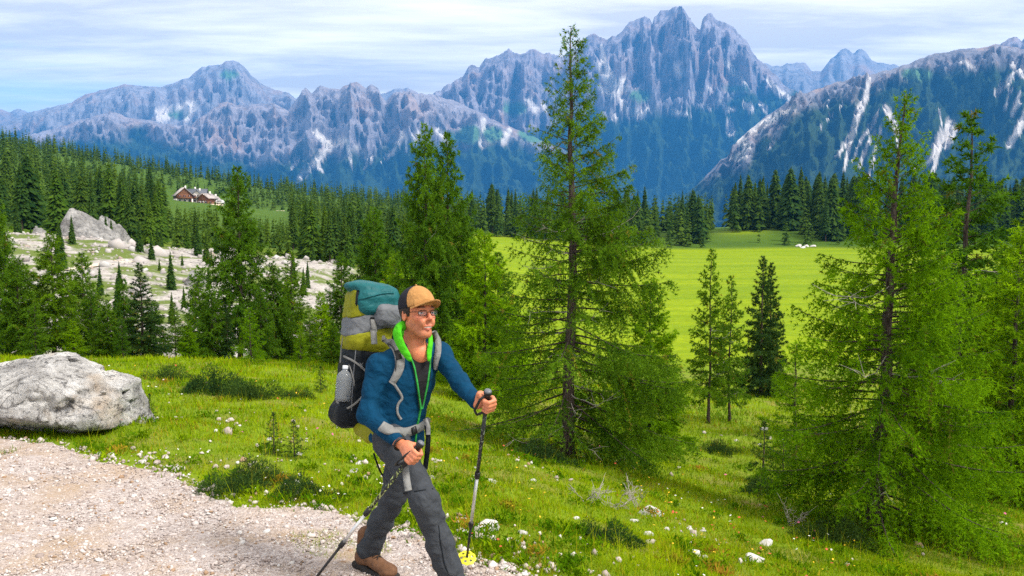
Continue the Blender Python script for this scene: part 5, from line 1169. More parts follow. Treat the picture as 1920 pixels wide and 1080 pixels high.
# ---- body: one continuous surface (head, neck, trunk, arms, hands, legs)
S = SDF((-.95, 4.24, .0), (-.03, 5.16, 1.62), .0058)
S.chain([J['pelvis'], J['waist'], J['chest'], J['neck'] - tax * .03], [.118, .105, .125, .07], .05, flat=(TF[:, 1], .66))
S.chain([J['shR'], J['neck'] - tax * .05, J['shL']], [.055, .062, .055], .04)
for sd, hp_s in (('R', 1), ('L', -1)):
    S.chain([J['sh' + sd], J['el' + sd], J['wr' + sd]], [.048, .037, .026], .02)
    S.chain([J['hip' + sd], J['kn' + sd], J['an' + sd]], [.075, .052, .038], .03)
hand(S, J['grR'], J['wrR'], axR, np.array([-.35, -.9, .35])); hand(S, J['grL'], J['wrL'], axL, np.array([.72, .45, .2]))
S.cone(J['neck'] - tax * .03, hd(0, -.022, -.07), .064, .056, .03); S.ell(P(783, 662, 4.735), (.062, .050, .060), None, .03)
E = lambda c, r, k=.012, op='u', R=None: S.ell(hd(*c), np.array(r) * HS, HF if R is None else HF @ R, k, op)
E((0, -.012, .035), (.076, .096, .088), .02); E((0, .024, -.040), (.055, .066, .080), .03); E((0, .066, -.102), (.028, .024, .022), .022)
for q in (-1, 1):
    S.cone(hd(q * .050, -.004, -.052), hd(q * .018, .062, -.102), .017, .015, .022); E((q * .038, .062, -.020), (.023, .023, .020), .018); E((q * .034, .094, .006), (.017, .013, .0095), .010, 's')
    E((q * .0745, -.012, -.006), (.008, .019, .031), .006, 'u'); E((q * .080, -.008, -.004), (.0045, .011, .018), .005, 's'); E((q * .0115, .099, -.028), (.0070, .0085, .0068), .006); E((q * .030, .088, -.046), (.012, .012, .020), .018)
S.cone(hd(-.034, .080, .026), hd(.034, .080, .026), .0135, .0135, .016); S.cone(hd(0, .090, .012), hd(0, .113, -.025), .0080, .0105, .009)
S.chain([hd(-.029, .080, -.058), hd(-.012, .0945, -.0635), hd(.012, .0945, -.0635), hd(.029, .080, -.058)], [.004, .0062, .0062, .004], .006)
S.chain([hd(-.024, .080, -.068), hd(0, .0930, -.0775), hd(.024, .080, -.068)], [.004, .0066, .004], .006)
S.chain([hd(-.025, .088, -.0615), hd(0, .1015, -.0700), hd(.025, .088, -.0615)], [.0022, .0036, .0022], .003)
S.put(hd(0, .1, -.068) - .03, hd(0, .1, -.068) + .03, lambda p: np.linalg.norm(((p - hd(0, .101, -.0690)) @ HF) / (HS * np.array([.027, .011, .0055])), axis=-1) * .006 - .006, .004, 's', pad=.01)
V, F = S.mesh()
q = (V - HC) @ HF / HS; base = np.array([.57, .195, .092]); col = np.tile(base, (len(V), 1)); col[:, :] *= (1 + .10 * fbm(V[:, 0] * 40, V[:, 1] * 40, V[:, 2] * 40, 2, 9))[:, None]
hm = (np.abs(q) < .2).all(1) & (q[:, 2] > -.16)
def blot(c, r): return np.clip(1 - np.linalg.norm((q - np.array(c)) / np.array(r), axis=1), 0, 1) * hm
def tint(w, c): col[:] = col * (1 - w[:, None]) + np.array(c) * w[:, None]
tint(.75 * np.minimum(1, 1.6 * (blot((0, .112, -.02), (.025, .04, .035)) + blot((.045, .07, -.02), (.03, .04, .03)) + blot((-.045, .07, -.02), (.03, .04, .03)))), (.56, .17, .10))
stub = hm * sstep(-.030, -.052, q[:, 2]) * sstep(-.03, .03, q[:, 1]) * sstep(-.16, -.12, q[:, 2]) * (1 - .8 * (blot((0, .10, -.066), (.04, .03, .018)) > .05)); stub = np.maximum(stub, .8 * np.minimum(1, 3 * blot((0, .1, -.047), (.034, .03, .012)))); tint(.46 * stub * np.clip(.8 + .5 * fbm(V[:, 0] * 90, V[:, 1] * 90, V[:, 2] * 90, 2, 4), 0, 1.2), (.15, .075, .042))
tint(.75 * np.minimum(1, 2.5 * blot((0, .095, -.0775), (.030, .03, .011))), (.48, .13, .10)); tint(.6 * np.minimum(1, 2.5 * blot((0, .097, -.060), (.032, .03, .008))), (.46, .13, .10))
for e_ in (-.034, .034): tint(.9 * np.minimum(1, 4 * blot((e_, .085, .0325), (.024, .04, .0065))), (.05, .028, .018)); tint(.30 * np.minimum(1, 2 * blot((e_, .09, .004), (.024, .03, .016))), (.20, .09, .065))
wristy = sstep(.10, .03, np.minimum(np.linalg.norm(V - J['grR'], axis=1), np.linalg.norm(V - J['grL'], axis=1))); tint(.45 * wristy, (.60, .235, .145))
build('body', V, F, M_skin, person, True, col)
for e_ in (-.034, .034):
    mb = MB(); iv, jf = ico(2); mb.add(hd(e_, .0780, .0045) + iv * .0108 * HS, jf); ey = mb.build('eye', M_eye, person); mb = MB(); mb.add(hd(e_ + .0015, .0842, .0050) + iv * .0060 * HS, jf); mb.build('iris', M_iris, ey)
for e_ in (-.034, .034):
    for up_, lim in ((1, .20), (-1, .42)):
        th = np.linspace(0, 2 * pi, 17); ph = np.linspace(0, 1, 6); pts = []
        for f_ in ph:
            zc_ = lim + (1 - lim) * f_; rr2 = math.sqrt(max(0, 1 - zc_ * zc_))
            pts += [hd(e_ + .0122 * rr2 * cos(t), .0780 + .0122 * rr2 * sin(t), .0045 + up_ * .0122 * zc_) for t in th]
        V = np.array(pts); build('eyelid', V, grid_faces(6, 17), M_skin, person, True, np.tile(np.array([.44, .155, .08]), (len(V), 1)))
mb = MB(); iv, jf = ico(2); mb.add(hd(0, .0875, -.0685) + (iv * np.array([.0235, .0085, .0042]) * HS) @ HF.T, jf); mb.build('teeth', M_teeth, person)
# ---- hair under the cap
S = SDF(HC - .17, HC + .17, .0042); S.ell(hd(0, -.016, .030), np.array((.0805, .099, .0905)) * HS, HF, .004)
def trim(p):
    l = (p - HC) @ HF / HS; x, y, z = np.abs(l[..., 0]), l[..., 1], l[..., 2]
    keep_back = np.maximum(y + .004, -(z + .052 + .10 * np.clip(y + .05, -.1, .1)))        # nape and behind the ears
    side = np.maximum(np.maximum(y - .026 - .25 * np.clip(z, -.05, .1), -(y + .02)), -(z + .014))
    front = -(z - .052)
    return -np.minimum(np.minimum(keep_back, side), front)
S.put(HC - .2, HC + .2, trim, .003, 's', pad=0); V, F = S.mesh(); build('hair', V, F, M_hair, person)
# ---- cap: tan front, dark back, curved brim
def cap_part(front):
    S = SDF(HC - .2, HC + .24, .0045); S.ell(hd(0, -.008, .046), np.array((.0865, .1085, .098)) * HS, HF, .004)
    def cut(p):
        l = (p - HC) @ HF / HS; low = -(l[..., 2] - (.036 + .13 * (l[..., 1]) )) ; low2 = -(l[..., 2] - .030 - .13 * l[..., 1])
        pl = l[..., 1] - (.022 - .25 * (l[..., 2] - .06)); return np.maximum(low2, -pl if front else pl)
    S.put(HC - .3, HC + .3, lambda p: -cut(p), .004, 's', pad=0)
    return S.mesh()
cap = empty('cap', HC, None, None); cap.parent = person; cap.location = Vector(HC) - person.location
def under(name, V, F, m, e, smooth=True): V = np.asarray(V) - HC; return link(name, mesh_np(name, V, F, smooth, None, [m]), e)
under('front_panel', *cap_part(True), M_captan, cap); under('back_panel', *cap_part(False), M_capdark, cap)
ang = np.linspace(radians(-62), radians(62), 25); rr = np.linspace(0, 1, 9); A_, R_ = np.meshgrid(ang, rr, indexing='ij')
bx = np.sin(A_) * (.080 + .012 * R_); by = np.cos(A_) * .094 + R_ * (.082 * np.cos(A_ * 1.25)) - .008; bz = .043 + .012 * np.cos(A_) + .014 * R_ - .036 * np.sin(A_) ** 2 * (.5 + .7 * R_)
T_ = np.stack([bx, by, bz], -1).reshape(-1, 3); B_ = T_ - [0, 0, .0045]; gf = grid_faces(25, 9); Vb = np.concatenate([T_, B_]); nB_ = len(T_)
rim = [i * 9 + 8 for i in range(25)]; rimf = np.array([[rim[i], rim[i + 1], rim[i + 1] + nB_, rim[i] + nB_] for i in range(24)])
under('brim', HC + (Vb * HS) @ HF.T, [np.concatenate([gf, gf[:, ::-1] + nB_, rimf])], M_captan, cap)
mb = MB(); iv, jf = ico(1); mb.add(hd(0, -.008, .145) + iv * .006, jf); mb_o = under('button', mb.V[0], jf, M_captan, cap)
# ---- spectacles
sp = empty('spectacles', HC); sp.parent = person; sp.location = Vector(HC) - person.location
for e_ in (-1, 1):
    th = np.linspace(0, 2 * pi, 25)[:-1]; ring = np.stack([hd(e_ * .034 + .0225 * np.sign(cos(t)) * abs(cos(t)) ** .7, .1005 - .006 * abs(cos(t)) - .004 * (e_ * cos(t)), .003 + .0140 * np.sign(sin(t)) * abs(sin(t)) ** .7) for t in th])
    V, F = tube(np.concatenate([ring, ring[:2]]), .0019, 5, False); rm = under('rim', V, F, M_wire, sp); V = np.concatenate([ring, ring.mean(0)[None]]); under('lens', V, np.array([[i, (i + 1) % 24, 24] for i in range(24)]), M_lens, sp)
    V, F = tube([hd(e_ * .056, .094, .009), hd(e_ * .070, .070, .010), hd(e_ * .0765, .02, .008), hd(e_ * .0775, -.012, .004)], .0020, 5); under('temple', V, F, M_wire, sp)
V, F = tube([hd(-.0125, .104, .006), hd(0, .110, .010), hd(.0125, .104, .006)], .0013, 5); under('bridge', V, F, M_wire, sp)

# ---- jacket
JS = SDF((-.98, 4.36, .60), (-.08, 5.10, 1.50), .0060)
JS.chain([J['pelvis'] - tax * .04, J['waist'], J['chest'] + TF[:, 1] * .01, J['neck'] - tax * .055], [.154, .136, .147, .108], .05, flat=(TF[:, 1], .70))
JS.chain([J['shR'] + tax * .004, J['neck'] - tax * .045, J['shL'] + tax * .004], [.064, .080, .062], .05)
JS.chain([J['shR'], J['elR'], J['wrR'] - unit(J['wrR'] - J['elR']) * .030], [.064, .051, .039], .03); JS.chain([J['shL'], J['elL'], J['wrL'] - unit(J['wrL'] - J['elL']) * .022], [.060, .048, .039], .03)
JS.chain([hd(-.085, -.075, -.125), hd(-.03, -.125, -.105), hd(.05, -.11, -.11)], [.030, .042, .032], .03)                      # hood lying on the shoulders
JS.put(J['pelvis'] - .4, J['pelvis'] + .4, lambda p: (p - (J['pelvis'] - tax * .085)) @ tax, .015, 's', pad=0)         # hem
def wrinkle(p, amp, seed, f=14):
    x, y, z = p[:, 0] * f, p[:, 1] * f, p[:, 2] * f
    return amp * (fbm(x + z * .5, y + z * .4, z * 1.7, 3, seed, ridged=True) - .25) + amp * .5 * fbm(x * 2.4, y * 2.4, z * 3.6, 2, seed + 4)
def arm_folds(p):
    o = np.zeros(len(p))
    for a, b, k0 in ((J['shR'], J['elR'], .9), (J['elR'], J['wrR'], .5), (J['shL'], J['elL'], .8), (J['elL'], J['wrL'], .6)):
        ba = b - a; t = np.clip((p - a) @ ba / ba.dot(ba), -.1, 1.1); d = np.linalg.norm(p - a - t[:, None] * ba, axis=1); L = np.linalg.norm(ba)
        o += np.exp(-(d / .075) ** 4) * np.where((t > .15) & (t < 1.05), 1, 0) * .0012 * np.sin(t * L * 110 + 9 * fbm(p[:, 0] * 9, p[:, 1] * 9, p[:, 2] * 9, 2, 5))
    return o
JS.warp(lambda p: wrinkle(p, .0075, 3, 8.5) + arm_folds(p))
VPOLY_L = [(762, 640), (768, 665), (776, 690), (781, 720), (784, 745), (786.5, 766)]; VPOLY_R = [(806, 630), (804, 665), (803, 690), (799, 720), (793, 745), (788.5, 766)]
def in_V(p):
    px, py, d = proj(p); yl = np.array([q[1] for q in VPOLY_L]); l = np.interp(py, yl, [q[0] for q in VPOLY_L]); r = np.interp(py, [q[1] for q in VPOLY_R], [q[0] for q in VPOLY_R])
    return (px > l) & (px < r) & (py > 600) & (py < 766) & (((p - J['chest']) @ TF[:, 1]) > .0)
JS.cone(hd(0, -.01, -.10), J['neck'] + tax * .10, .075, .09, .01, 's'); JS.cone(J['neck'] + tax * .06 + TF[:, 1] * .02, P(784, 655, 4.66), .070, .040, .01, 's')                                           # room for the neck
V, F = JS.mesh(); jk = build('jacket', V, F, M_jacket, person)
def samp(S, p):
    q = (np.asarray(p) - S.lo) / S.h; i = np.clip(np.floor(q).astype(int), 0, S.n - 2); t = q - i; f = S.f; r = 0
    for a in (0, 1):
        for b in (0, 1):
            for c in (0, 1): r = r + f[i[..., 0] + a, i[..., 1] + b, i[..., 2] + c] * (t[..., 0] if a else 1 - t[..., 0]) * (t[..., 1] if b else 1 - t[..., 1]) * (t[..., 2] if c else 1 - t[..., 2])
    return r
def surf(S, px, py, d0=4.3, d1=5.3):
    """point and normal on a modelled surface as seen at a pixel (garment details lie on the garment)"""
    ds = np.arange(d0, d1, .003); pts = np.stack([P(px, py, d) for d in ds]); v = samp(S, pts); k = np.argmax(v < 0) if (v < 0).any() else int(np.argmin(v)); p = pts[k]; e = S.h
    n = unit(np.array([samp(S, p + e * np.eye(3)[i]) - samp(S, p - e * np.eye(3)[i]) for i in range(3)])); return p, n
def ribbon(name, S, pix, width, m, parent, off=.004, thick=.003, step=.012, smooth_n=3):
    pn = [surf(S, *q) for q in resample(np.array(pix, float), step * F0 / 4.7)]; c = np.stack([a for a, _ in pn]); n = np.stack([b for _, b in pn])
    for _ in range(smooth_n):
        c[1:-1] = .25 * c[:-2] + .5 * c[1:-1] + .25 * c[2:]; n[1:-1] = unit(n[:-2] + n[1:-1] * 2 + n[2:])
    t = unit(np.gradient(c, axis=0)); s = unit(np.cross(t, n)); n = np.cross(s, t); w = np.broadcast_to(np.asarray(width, float), (len(c),)) if np.ndim(width) == 0 else np.interp(np.linspace(0, 1, len(c)), np.linspace(0, 1, len(width)), width)
    w = w[:, None] / 2; sec = [c + s * w + n * off, c + s * w * .92 + n * (off + thick), c - s * w * .92 + n * (off + thick), c - s * w + n * off, c - s * w * .9 - n * .006, c + s * w * .9 - n * .006]
    V = np.stack(sec, 1).reshape(-1, 3); k = len(c); F = [grid_faces(k, 6, True), np.array([[0, 1, 2, 3, 4, 5]]), np.array([[5, 4, 3, 2, 1, 0]]) + (k - 1) * 6]
    return build(name, V, F, m, parent, True)
# shirt in the opening
rows = 22; cols = 7; G = []
for i in range(rows):
    py = 667 + (765 - 667) * i / (rows - 1); l = np.interp(py, [q[1] for q in VPOLY_L], [q[0] for q in VPOLY_L]) - 3; r = np.interp(py, [q[1] for q in VPOLY_R], [q[0] for q in VPOLY_R]) + 3
    for j in range(cols):
        p, n = surf(JS, l + (r - l) * j / (cols - 1), py); G.append(p + n * .012)
G = np.array(G).reshape(rows, cols, 3)
for _ in range(8): G[1:-1] = .25 * G[:-2] + .5 * G[1:-1] + .25 * G[2:]
G2 = G + TF[:, 1] * -.02; build('shirt', np.concatenate([G.reshape(-1, 3), G2.reshape(-1, 3)]), [grid_faces(rows, cols), grid_faces(rows, cols)[:, ::-1] + rows * cols], M_shirt, person)
ribbon('zip_edge', JS, VPOLY_L[1:], .0085, M_zip, jk, .011, .005); ribbon('zip_edge', JS, VPOLY_R[1:], .0085, M_zip, jk, .011, .005); ribbon('zip_edge', JS, [(787.5, 766), (784, 785), (780, 800), (779, 815), (777, 832)], .008, M_zip, jk, .005, .005)
# green lining of the turned-out collar: a soft roll from the nape round both sides of the neck
S = SDF(J['neck'] - .22, J['neck'] + .22, .0045)
L1 = [hd(0, -.105, -.082), hd(-.055, -.085, -.085), P(750, 606, 4.70), P(742, 622, 4.67), P(750, 645, 4.655), P(762, 664, 4.66), P(769, 676, 4.665)]; L2 = [hd(0, -.105, -.082), hd(.06, -.07, -.10), P(806, 622, 4.80), P(808, 640, 4.74), P(805, 660, 4.70), P(804, 676, 4.69)]

def smooth_line(L, r, n=26):
    L = np.array(L); t = np.linspace(0, len(L) - 1, n); q = np.stack([np.interp(t, np.arange(len(L)), L[:, k]) for k in range(3)], -1)
    for _ in range(6): q[1:-1] = .25 * q[:-2] + .5 * q[1:-1] + .25 * q[2:]
    return q, np.interp(t, np.arange(len(r)), r)
for LL, rad_ in ((L1, [.017, .020, .022, .023, .020, .015, .007]), (L2, [.017, .018, .017, .016, .013, .007])):
    q_, r_ = smooth_line(LL, rad_)
    for i_ in range(len(q_) - 1):
        out_ = q_[i_] - (J['neck'] + tax * max(0, tax.dot(q_[i_] - J['neck']))); S.cone(q_[i_], q_[i_ + 1], r_[i_] * 1.1, r_[i_ + 1] * 1.1, .012, flat=(unit(out_), .42))

S.warp(lambda p: wrinkle(p, .0022, 8, 22)); V, F = S.mesh(); build('collar_lining', V, F, M_lining, person)
# chest emblem on the far sleeve
# ---- trousers
TS = SDF((-.98, 4.18, .02), (-.10, 5.24, 1.00), .0070)
TS.chain([J['pelvis'] + tax * .01, (J['hipR'] + J['hipL']) / 2 - UP * .02], [.118, .130], .03, flat=(TF[:, 1], .78))
shinR = unit(J['anR'] - J['knR']); shinL = unit(J['anL'] - J['knL'])
TS.chain([J['hipR'], J['knR'], J['knR'] + (J['anR'] - J['knR']) * .5, J['anR'] + shinR * .02], [.095, .070, .064, .072], .03); TS.chain([J['hipL'], J['knL'], J['knL'] + (J['anL'] - J['knL']) * .5, J['anL'] - shinL * .005], [.090, .066, .062, .068], .03)
def leg_folds(p):
    o = np.zeros(len(p))
    for a, b in ((J['hipR'], J['knR']), (J['knR'], J['anR']), (J['hipL'], J['knL']), (J['knL'], J['anL'])):
        ba = b - a; t = np.clip((p - a) @ ba / ba.dot(ba), 0, 1); d = np.linalg.norm(p - a - t[:, None] * ba, axis=1)
        o += np.exp(-(d / .10) ** 4) * .0050 * np.sin(t * 17 + 7 * fbm(p[:, 0] * 7 + p[:, 2] * 4, p[:, 1] * 7, p[:, 2] * 5, 2, 15))
    return o
TS.warp(lambda p: wrinkle(p, .0075, 13, 9) + leg_folds(p)); V, F = TS.mesh(); trs = build('trousers', V, F, M_trous, person)
ribbon('knee_zip', TS, [(757, 925), (785, 921), (812, 917)], .008, M_pdark, trs, .001, .002); ribbon('side_seam', TS, [(700, 850), (712, 885), (728, 905)], .006, M_pdark, trs, .001, .002); ribbon('vent_seam', TS, [(822, 985), (826, 1020), (834, 1060), (842, 1078)], .006, M_pdark, trs, .001, .002)
# ---- boots
def boot(ank, f, pitch, nm='boot'):
    Rf = frame(unit([f[0], f[1], pitch])); o = ank - Rf[:, 2] * .085; b = lambda x, y, z: o + Rf @ np.array([x, y, z]); e = empty(nm, o); e.parent = person; e.location = Vector(o) - person.location
    S = SDF(o - .28, o + .3, .005); S.cone(b(0, -.035, .17), b(0, -.03, .05), .050, .050, .02); S.ell(b(0, -.045, .035), (.045, .058, .050), Rf, .02); S.cone(b(0, .02, .045), b(0, .14, .018), .048, .043, .03, flat=(Rf[:, 2], .82)); S.ell(b(0, .15, .022), (.047, .052, .038), Rf, .02)
    S.put(o - .3, o + .3, lambda p: (p - b(0, 0, -.004)) @ Rf[:, 2], .004, 's', pad=0); S.warp(lambda p: wrinkle(p, .003, 31, 22)); V, F = S.mesh(); link('upper', mesh_np('upper', V - o, F, True, None, [M_boot]), e)
    S = SDF(o - .28, o + .3, .005); S.box(b(0, -.04, -.012), (.043, .062, .020), Rf, .016, .02); S.box(b(0, .10, -.014), (.047, .105, .017), Rf, .014, .02); S.ell(b(0, .165, -.006), (.050, .048, .022), Rf, .02)
    for k in range(-4, 9): S.box(b(0, k * .025, -.036), (.08, .005, .007), Rf, .002, .003, 's')
    V, F = S.mesh(); link('sole', mesh_np('sole', V - o, F, True, None, [M_sole]), e)
    for k in range(4):
        yy = .035 + .024 * k; zz_ = .098 - .018 * k - .002 * k * k
        for s in (-1, 1): V, F = tube([b(-s * .026, yy, zz_ - .010), b(0, yy + .010, zz_ + .004), b(s * .026, yy + .020, zz_ - .018)], .0032, 6); link('lace', mesh_np('lace', V - o, F, True, None, [M_lace]), e)
boot(J['anL'] + np.array([.012, -.01, -.006]), (.80, -.60), -.10); boot(J['anR'], (.62, -.78), .02)
# ---- wristband
wd_ = unit(J['grR'] - J['wrR']); c = J['wrR'] + wd_ * .018; th = np.linspace(0, 2 * pi, 21); u1 = unit(np.cross(wd_, UP)); u2 = np.cross(wd_, u1); V, F = tube([c + (u1 * cos(t) * .034 + u2 * sin(t) * .031) for t in th], .0065, 7, False); build('wristband', V, F, M_black, person)

# ------------------------------------------------------------------ backpack
PC = P(687, 700, 5.02); PR = frame(TF[:, 1], UP); lean = unit(P(697, 540, 5.04) - P(666, 800, 4.99)); rr_ = unit(np.cross(TF[:, 1], lean)); PR = np.stack([rr_, np.cross(lean, rr_), lean], -1)
pk = empty('backpack', (PC[0], PC[1], P(660, 800, 5.0)[2]), 'tall trekking backpack, charcoal below, olive and grey above, teal lid, on the hiker\'s back', 'backpack')
def pack(name, c, hf, m, rd=.05, seed=1, amp=.006, extra=None, h=.0085, tilt=None):
    S = SDF(c - max(hf) * 1.9, c + max(hf) * 1.9, h); R = PR if tilt is None else PR @ np.array(Matrix.Rotation(tilt, 3, 'Y')); S.box(c, hf, R, rd, .01)
    if extra: extra(S)
    S.warp(lambda p: wrinkle(p, amp, seed, 11)); V, F = S.mesh(); return build(name, V, F, m, pk), S
low, LS = pack('lower_body', P(679, 722, 5.02), (.132, .120, .225), M_pdark, .07, 2, .008)
pack('bottom_compartment', P(668, 776, 5.01), (.135, .120, .075), M_pdark, .06, 3, .007)
UC = P(690, 602, 5.03)
def pack_slice(name, z0, z1, m, seed, k0=0.0, k1=0.0):
    S = SDF(UC - .26, UC + .26, .008); S.box(UC, (.131, .118, .19), PR, .075, .01)
    def cut(p): l = (p - UC) @ PR; return np.maximum(z0 + k0 * l[..., 0] - l[..., 2], l[..., 2] - z1 - k1 * l[..., 0])
    S.put(UC - .3, UC + .3, lambda p: -cut(p), .012, 's', pad=0); S.warp(lambda p: wrinkle(p, .006, seed, 11)); V, F = S.mesh(); return build(name, V, F, m, pk), S
pack_slice('olive_lower_section', -.19, -.045, M_polive, 4, 0, -.32); band, BS = pack_slice('grey_section', -.053, .045, M_pgrey, 5, -.32, -.28); pack_slice('olive_upper_section', .039, .19, M_polive, 6, -.28, 0)
pack('grey_collar', P(724, 592, 4.985), (.080, .075, .068), M_pgrey, .05, 7, .007)
def lid_extra(S): S.ell(P(690, 541, 5.04), (.135, .115, .045), PR, .03)
lid, LDS = pack('lid', P(701, 566, 5.03), (.126, .124, .084), M_pteal, .06, 8, .006, lid_extra, tilt=.16)
ribbon('lid_seam', LDS, [(657, 568), (675, 561), (700, 554), (722, 549), (738, 550)], .010, M_pteal, lid, .002, .005)
pock, PS = pack('side_pocket', P(650, 757, 4.93), (.050, .052, .075), M_pdark, .035, 9, .004)
ribbon('pocket_hem', PS, [(631, 752), (642, 760), (656, 758), (667, 748)], .016, M_strap, pock, .002, .003)
def hang(name, pts, w, m, facing=None, thick=.003):
    """free webbing between points"""
    c = resample(np.array(pts), .012); t = unit(np.gradient(c, axis=0)); n = unit(np.array([.2, -1, .1]) if facing is None else facing); s = unit(np.cross(t, n)); nn = np.cross(s, t)
    V = np.stack([c + s * w / 2 + nn * thick, c - s * w / 2 + nn * thick, c - s * w / 2 - nn * thick, c + s * w / 2 - nn * thick], 1).reshape(-1, 3); k = len(c)
    return build(name, V, [grid_faces(k, 4, True), np.array([[0, 1, 2, 3]]), np.array([[3, 2, 1, 0]]) + (k - 1) * 4], m, pk)
ribbon('shoulder_strap', JS, [(716, 637), (730, 637), (742, 648), (749, 665), (751, 683), (746, 702), (735, 718)], [.040, .048, .052, .050, .044, .034], M_strap, pk, .008, .010, smooth_n=6)
ribbon('shoulder_strap', JS, [(812, 622), (819, 636), (822, 652), (821, 670), (815, 690)], [.030, .034, .034, .026], M_strap, pk, .008, .010, smooth_n=5)
ribbon('strap_tail', JS, [(735, 713), (745, 728), (755, 744), (756, 750), (747, 752), (744, 768), (744, 776), (752, 786)], .013, M_strap, pk, .004, .004); ribbon('strap_edge', JS, [(733, 646), (741, 660), (744, 676), (742, 696)], .006, M_black, pk, .017, .003)
ribbon('strap_buckle', JS, [(744, 660), (747, 668), (749, 676)], .030, M_black, pk, .018, .006)
ribbon('hip_belt', JS, [(716, 800), (735, 811), (755, 812), (775, 806), (792, 797), (802, 788)], [.055, .052, .050, .046, .050], M_strap, pk, .008, .009, smooth_n=5)
ribbon('belt_buckle', JS, [(769, 808), (777, 805)], .040, M_black, pk, .017, .006)
# hip fin of the belt beside the pack
S = SDF(P(690, 812, 4.84) - .14, P(690, 812, 4.84) + .14, .005); S.chain([P(672, 805, 4.90), P(690, 815, 4.78), P(712, 812, 4.68)], [.035, .042, .035], .02, flat=(unit([-.6, -.8, 0]), .45)); V, F = S.mesh(); build('hip_fin', V, F, M_polive, pk)
hang('belt_tail', [P(757, 858, 4.49), P(760, 880, 4.46), P(763, 903, 4.42), P(766, 920, 4.40)], .034, M_strap); hang('belt_tail', [P(800, 797, 4.66), P(803, 820, 4.66), P(801, 850, 4.66), P(797, 880, 4.67)], .026, M_pdark); hang('belt_tail', [P(797, 785, 4.66), P(803, 800, 4.655), P(803, 815, 4.65)], .022, M_strap)
ribbon('load_strap', BS, [(695, 583), (699, 600), (701, 622)], .032, M_strap, pk, .006, .006); hang('load_strap', [P(700, 618, 4.88), P(701, 632, 4.86), P(702, 645, 4.84)], .032, M_strap)
ribbon('load_buckle', BS, [(697, 588), (699, 602)], .040, M_black, pk, .014, .006)
hang('side_cord', [P(651, 590, 4.99), P(645, 620, 4.98), P(640, 650, 4.97), P(638, 680, 4.95)], .007, M_strap); hang('side_cord', [P(655, 682, 4.90), P(660, 700, 4.88), P(664, 716, 4.88), P(662, 745, 4.88)], .008, M_strap)
ribbon('compression_strap', LS, [(646, 668), (662, 676), (680, 690), (694, 706)], .012, M_strap, pk, .004, .004); ribbon('compression_strap', LS, [(640, 772), (656, 764), (672, 752), (680, 742)], .012, M_strap, pk, .004, .004); ribbon('side_seam', LS, [(668, 650), (664, 690), (661, 730), (659, 770)], .005, M_pgrey, pk, .002, .003)
ribbon('lid_strap', LDS, [(672, 545), (670, 562), (669, 580)], .014, M_pdark, pk, .004, .004); ribbon('lid_piping', LDS, [(659, 592), (676, 600), (700, 602), (722, 596)], .006, M_pdark, pk, .003, .003)
# small cross mark on the dark side
p, n = surf(LS, 677, 684); mb = MB(); uR = unit(np.cross(n, UP)); uU = np.cross(uR, n)
for a in (45, -45): d = uR * cos(radians(a + 10)) + uU * sin(radians(a + 10)); mb.tube([p + n * .004 - d * .014, p + n * .004 + d * .014], .0025, 6)
mb.build('emblem', M_pgrey, pk)
# bottle standing in the side pocket
bt0 = P(645, 745, 4.895); btu = unit(lean + np.array([-.06, 0, 0])); H_b = .185
bo_ = empty('water_bottle', bt0 - btu * .02, 'clear ribbed plastic water bottle in the side pocket of the backpack', 'bottle')
prof = [(.0, .044), (.012, .047)] + [(.02 + .0135 * k + dz, .049 - (.0035 if dz else 0)) for k in range(8) for dz in (0, .0065)] + [(.132, .047), (.150, .036), (.163, .022), (.170, .015), (.176, .015)]
lt = lambda pr, o: tube([o + btu * a for a, _ in pr], [b for _, b in pr], 24)
V, F = lt(prof, bt0 - btu * .02); build('bottle_body', V, F, M_bot, bo_); V, F = lt([(.172, .0165), (.174, .0175), (.190, .0175), (.192, .016)], bt0 - btu * .02); build('bottle_cap', V, F, plain('white_cap', (.72, .76, .80), .4, .03), bo_)
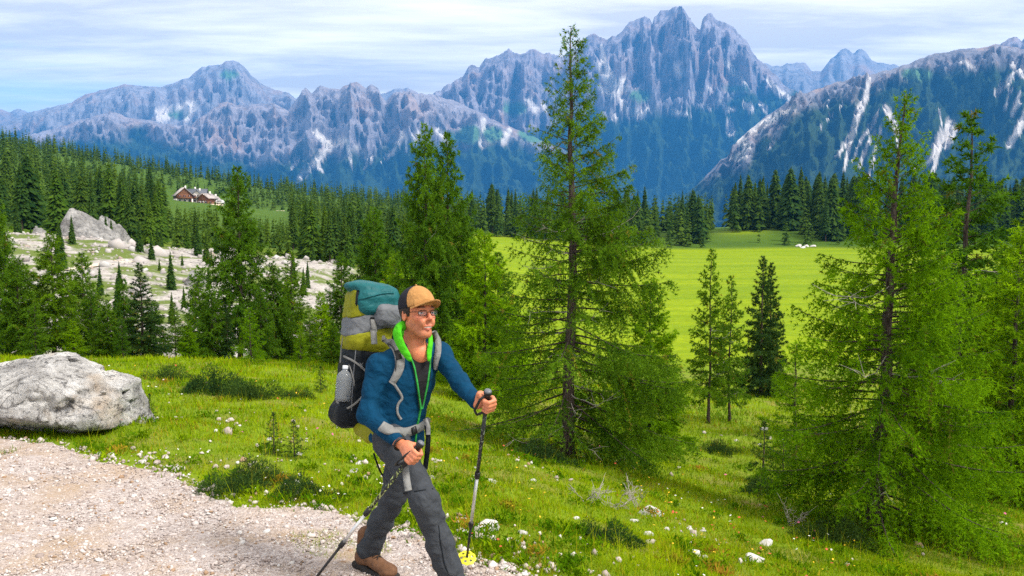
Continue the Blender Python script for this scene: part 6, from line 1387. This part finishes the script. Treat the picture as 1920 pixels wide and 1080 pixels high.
# ------------------------------------------------------------------ poles
def pole(label, top_pix, grip, tip, py1, py2, camo, basket):
    ax = unit(tip - grip); o = empty('trekking_pole', tip, label, 'trekking pole', 'trekking poles held by the hiker'); head = grip - ax * .052
    tt = np.linspace(0, np.linalg.norm(tip - grip), 400); pp = grip + ax * tt[:, None]; pyy = proj(pp)[1]; t1 = tt[np.argmin(np.abs(pyy - py1))]; t2 = tt[np.argmin(np.abs(pyy - py2))]; Lt = tt[-1]; at = lambda t: grip + ax * t
    def seg(nm, ts, rs, m, par=o): V, F = tube([at(t) for t in ts], rs, 14); return build(nm, V, F, m, par)
    gp_ = seg('grip', [-.078, -.074, -.062, -.052, -.040, -.02, .0, .02, .04, .06, .075], [.012, .019, .021, .017, .0135, .0150, .0135, .0150, .0135, .0145, .011], M_black)
    seg('grip_cap', [-.084, -.080, -.0735], [.010, .0165, .0205], plain('grey_grip_cap', (.12, .13, .15), .4, .05))
    seg('upper_shaft', [.07, t1], [.0098, .0098], camo); seg('twist_lock', [t1 - .03, t1 - .026, t1 + .01, t1 + .014], [.0105, .0145, .0145, .0105], M_black); seg('middle_shaft', [t1 + .01, t2], [.0085, .0085], M_metal); seg('twist_lock', [t2 - .025, t2 - .02, t2 + .012, t2 + .016], [.009, .0135, .0135, .009], M_black); seg('lower_shaft', [t2 + .01, Lt - .03], [.0072, .0068], M_black); seg('tip', [Lt - .035, Lt - .01, Lt + .012], [.0075, .006, .0025], M_metal)
    # wrist loop
    w0 = at(-.055); lp = [w0, w0 + np.array([-.035, -.02, -.02]), at(.03) + np.array([-.055, -.015, -.01]), at(.075) + np.array([-.04, 0, 0]), at(.05)]
    c = np.array(lp); cc_ = resample(c, .015); V, F = tube(cc_, .0065, 6); build('wrist_loop', V, F, M_black, o)
    if basket:
        cb = at(Lt - .055); u1 = unit(np.cross(ax, [1, 0, 0])); u2 = np.cross(ax, u1); nA_ = 36; rows_ = []; Fq = []
        rad = [.010, .018, .024, .038, .044, .050]
        V = []
        for r in rad:
            for k in range(nA_): a = 2 * pi * k / nA_; V.append(cb + (u1 * cos(a) + u2 * sin(a)) * (r + (.0025 * cos(a * 9) if r > .045 else 0)) + ax * (.010 * (r / .05) ** 2 - .004))
        V = np.array(V); gf = grid_faces(len(rad), nA_, True); r_i, k_i = np.divmod(np.arange(len(gf)), nA_); gf = gf[~((r_i == 2) & (k_i % 6 < 3))]; nV = len(V)
        build('basket', np.concatenate([V, V + ax * .003]), [np.concatenate([gf, gf[:, ::-1] + nV])], M_yel, o)
pole('trekking pole with yellow basket, planted in front by the outstretched arm', None, J['grL'], pole_tipL, 893, 985, M_camo2, True)
pole('trekking pole with yellow green speckled shaft slanting back from the lower hand', None, J['grR'], pole_tipR, 962, 1022, M_camo, False)
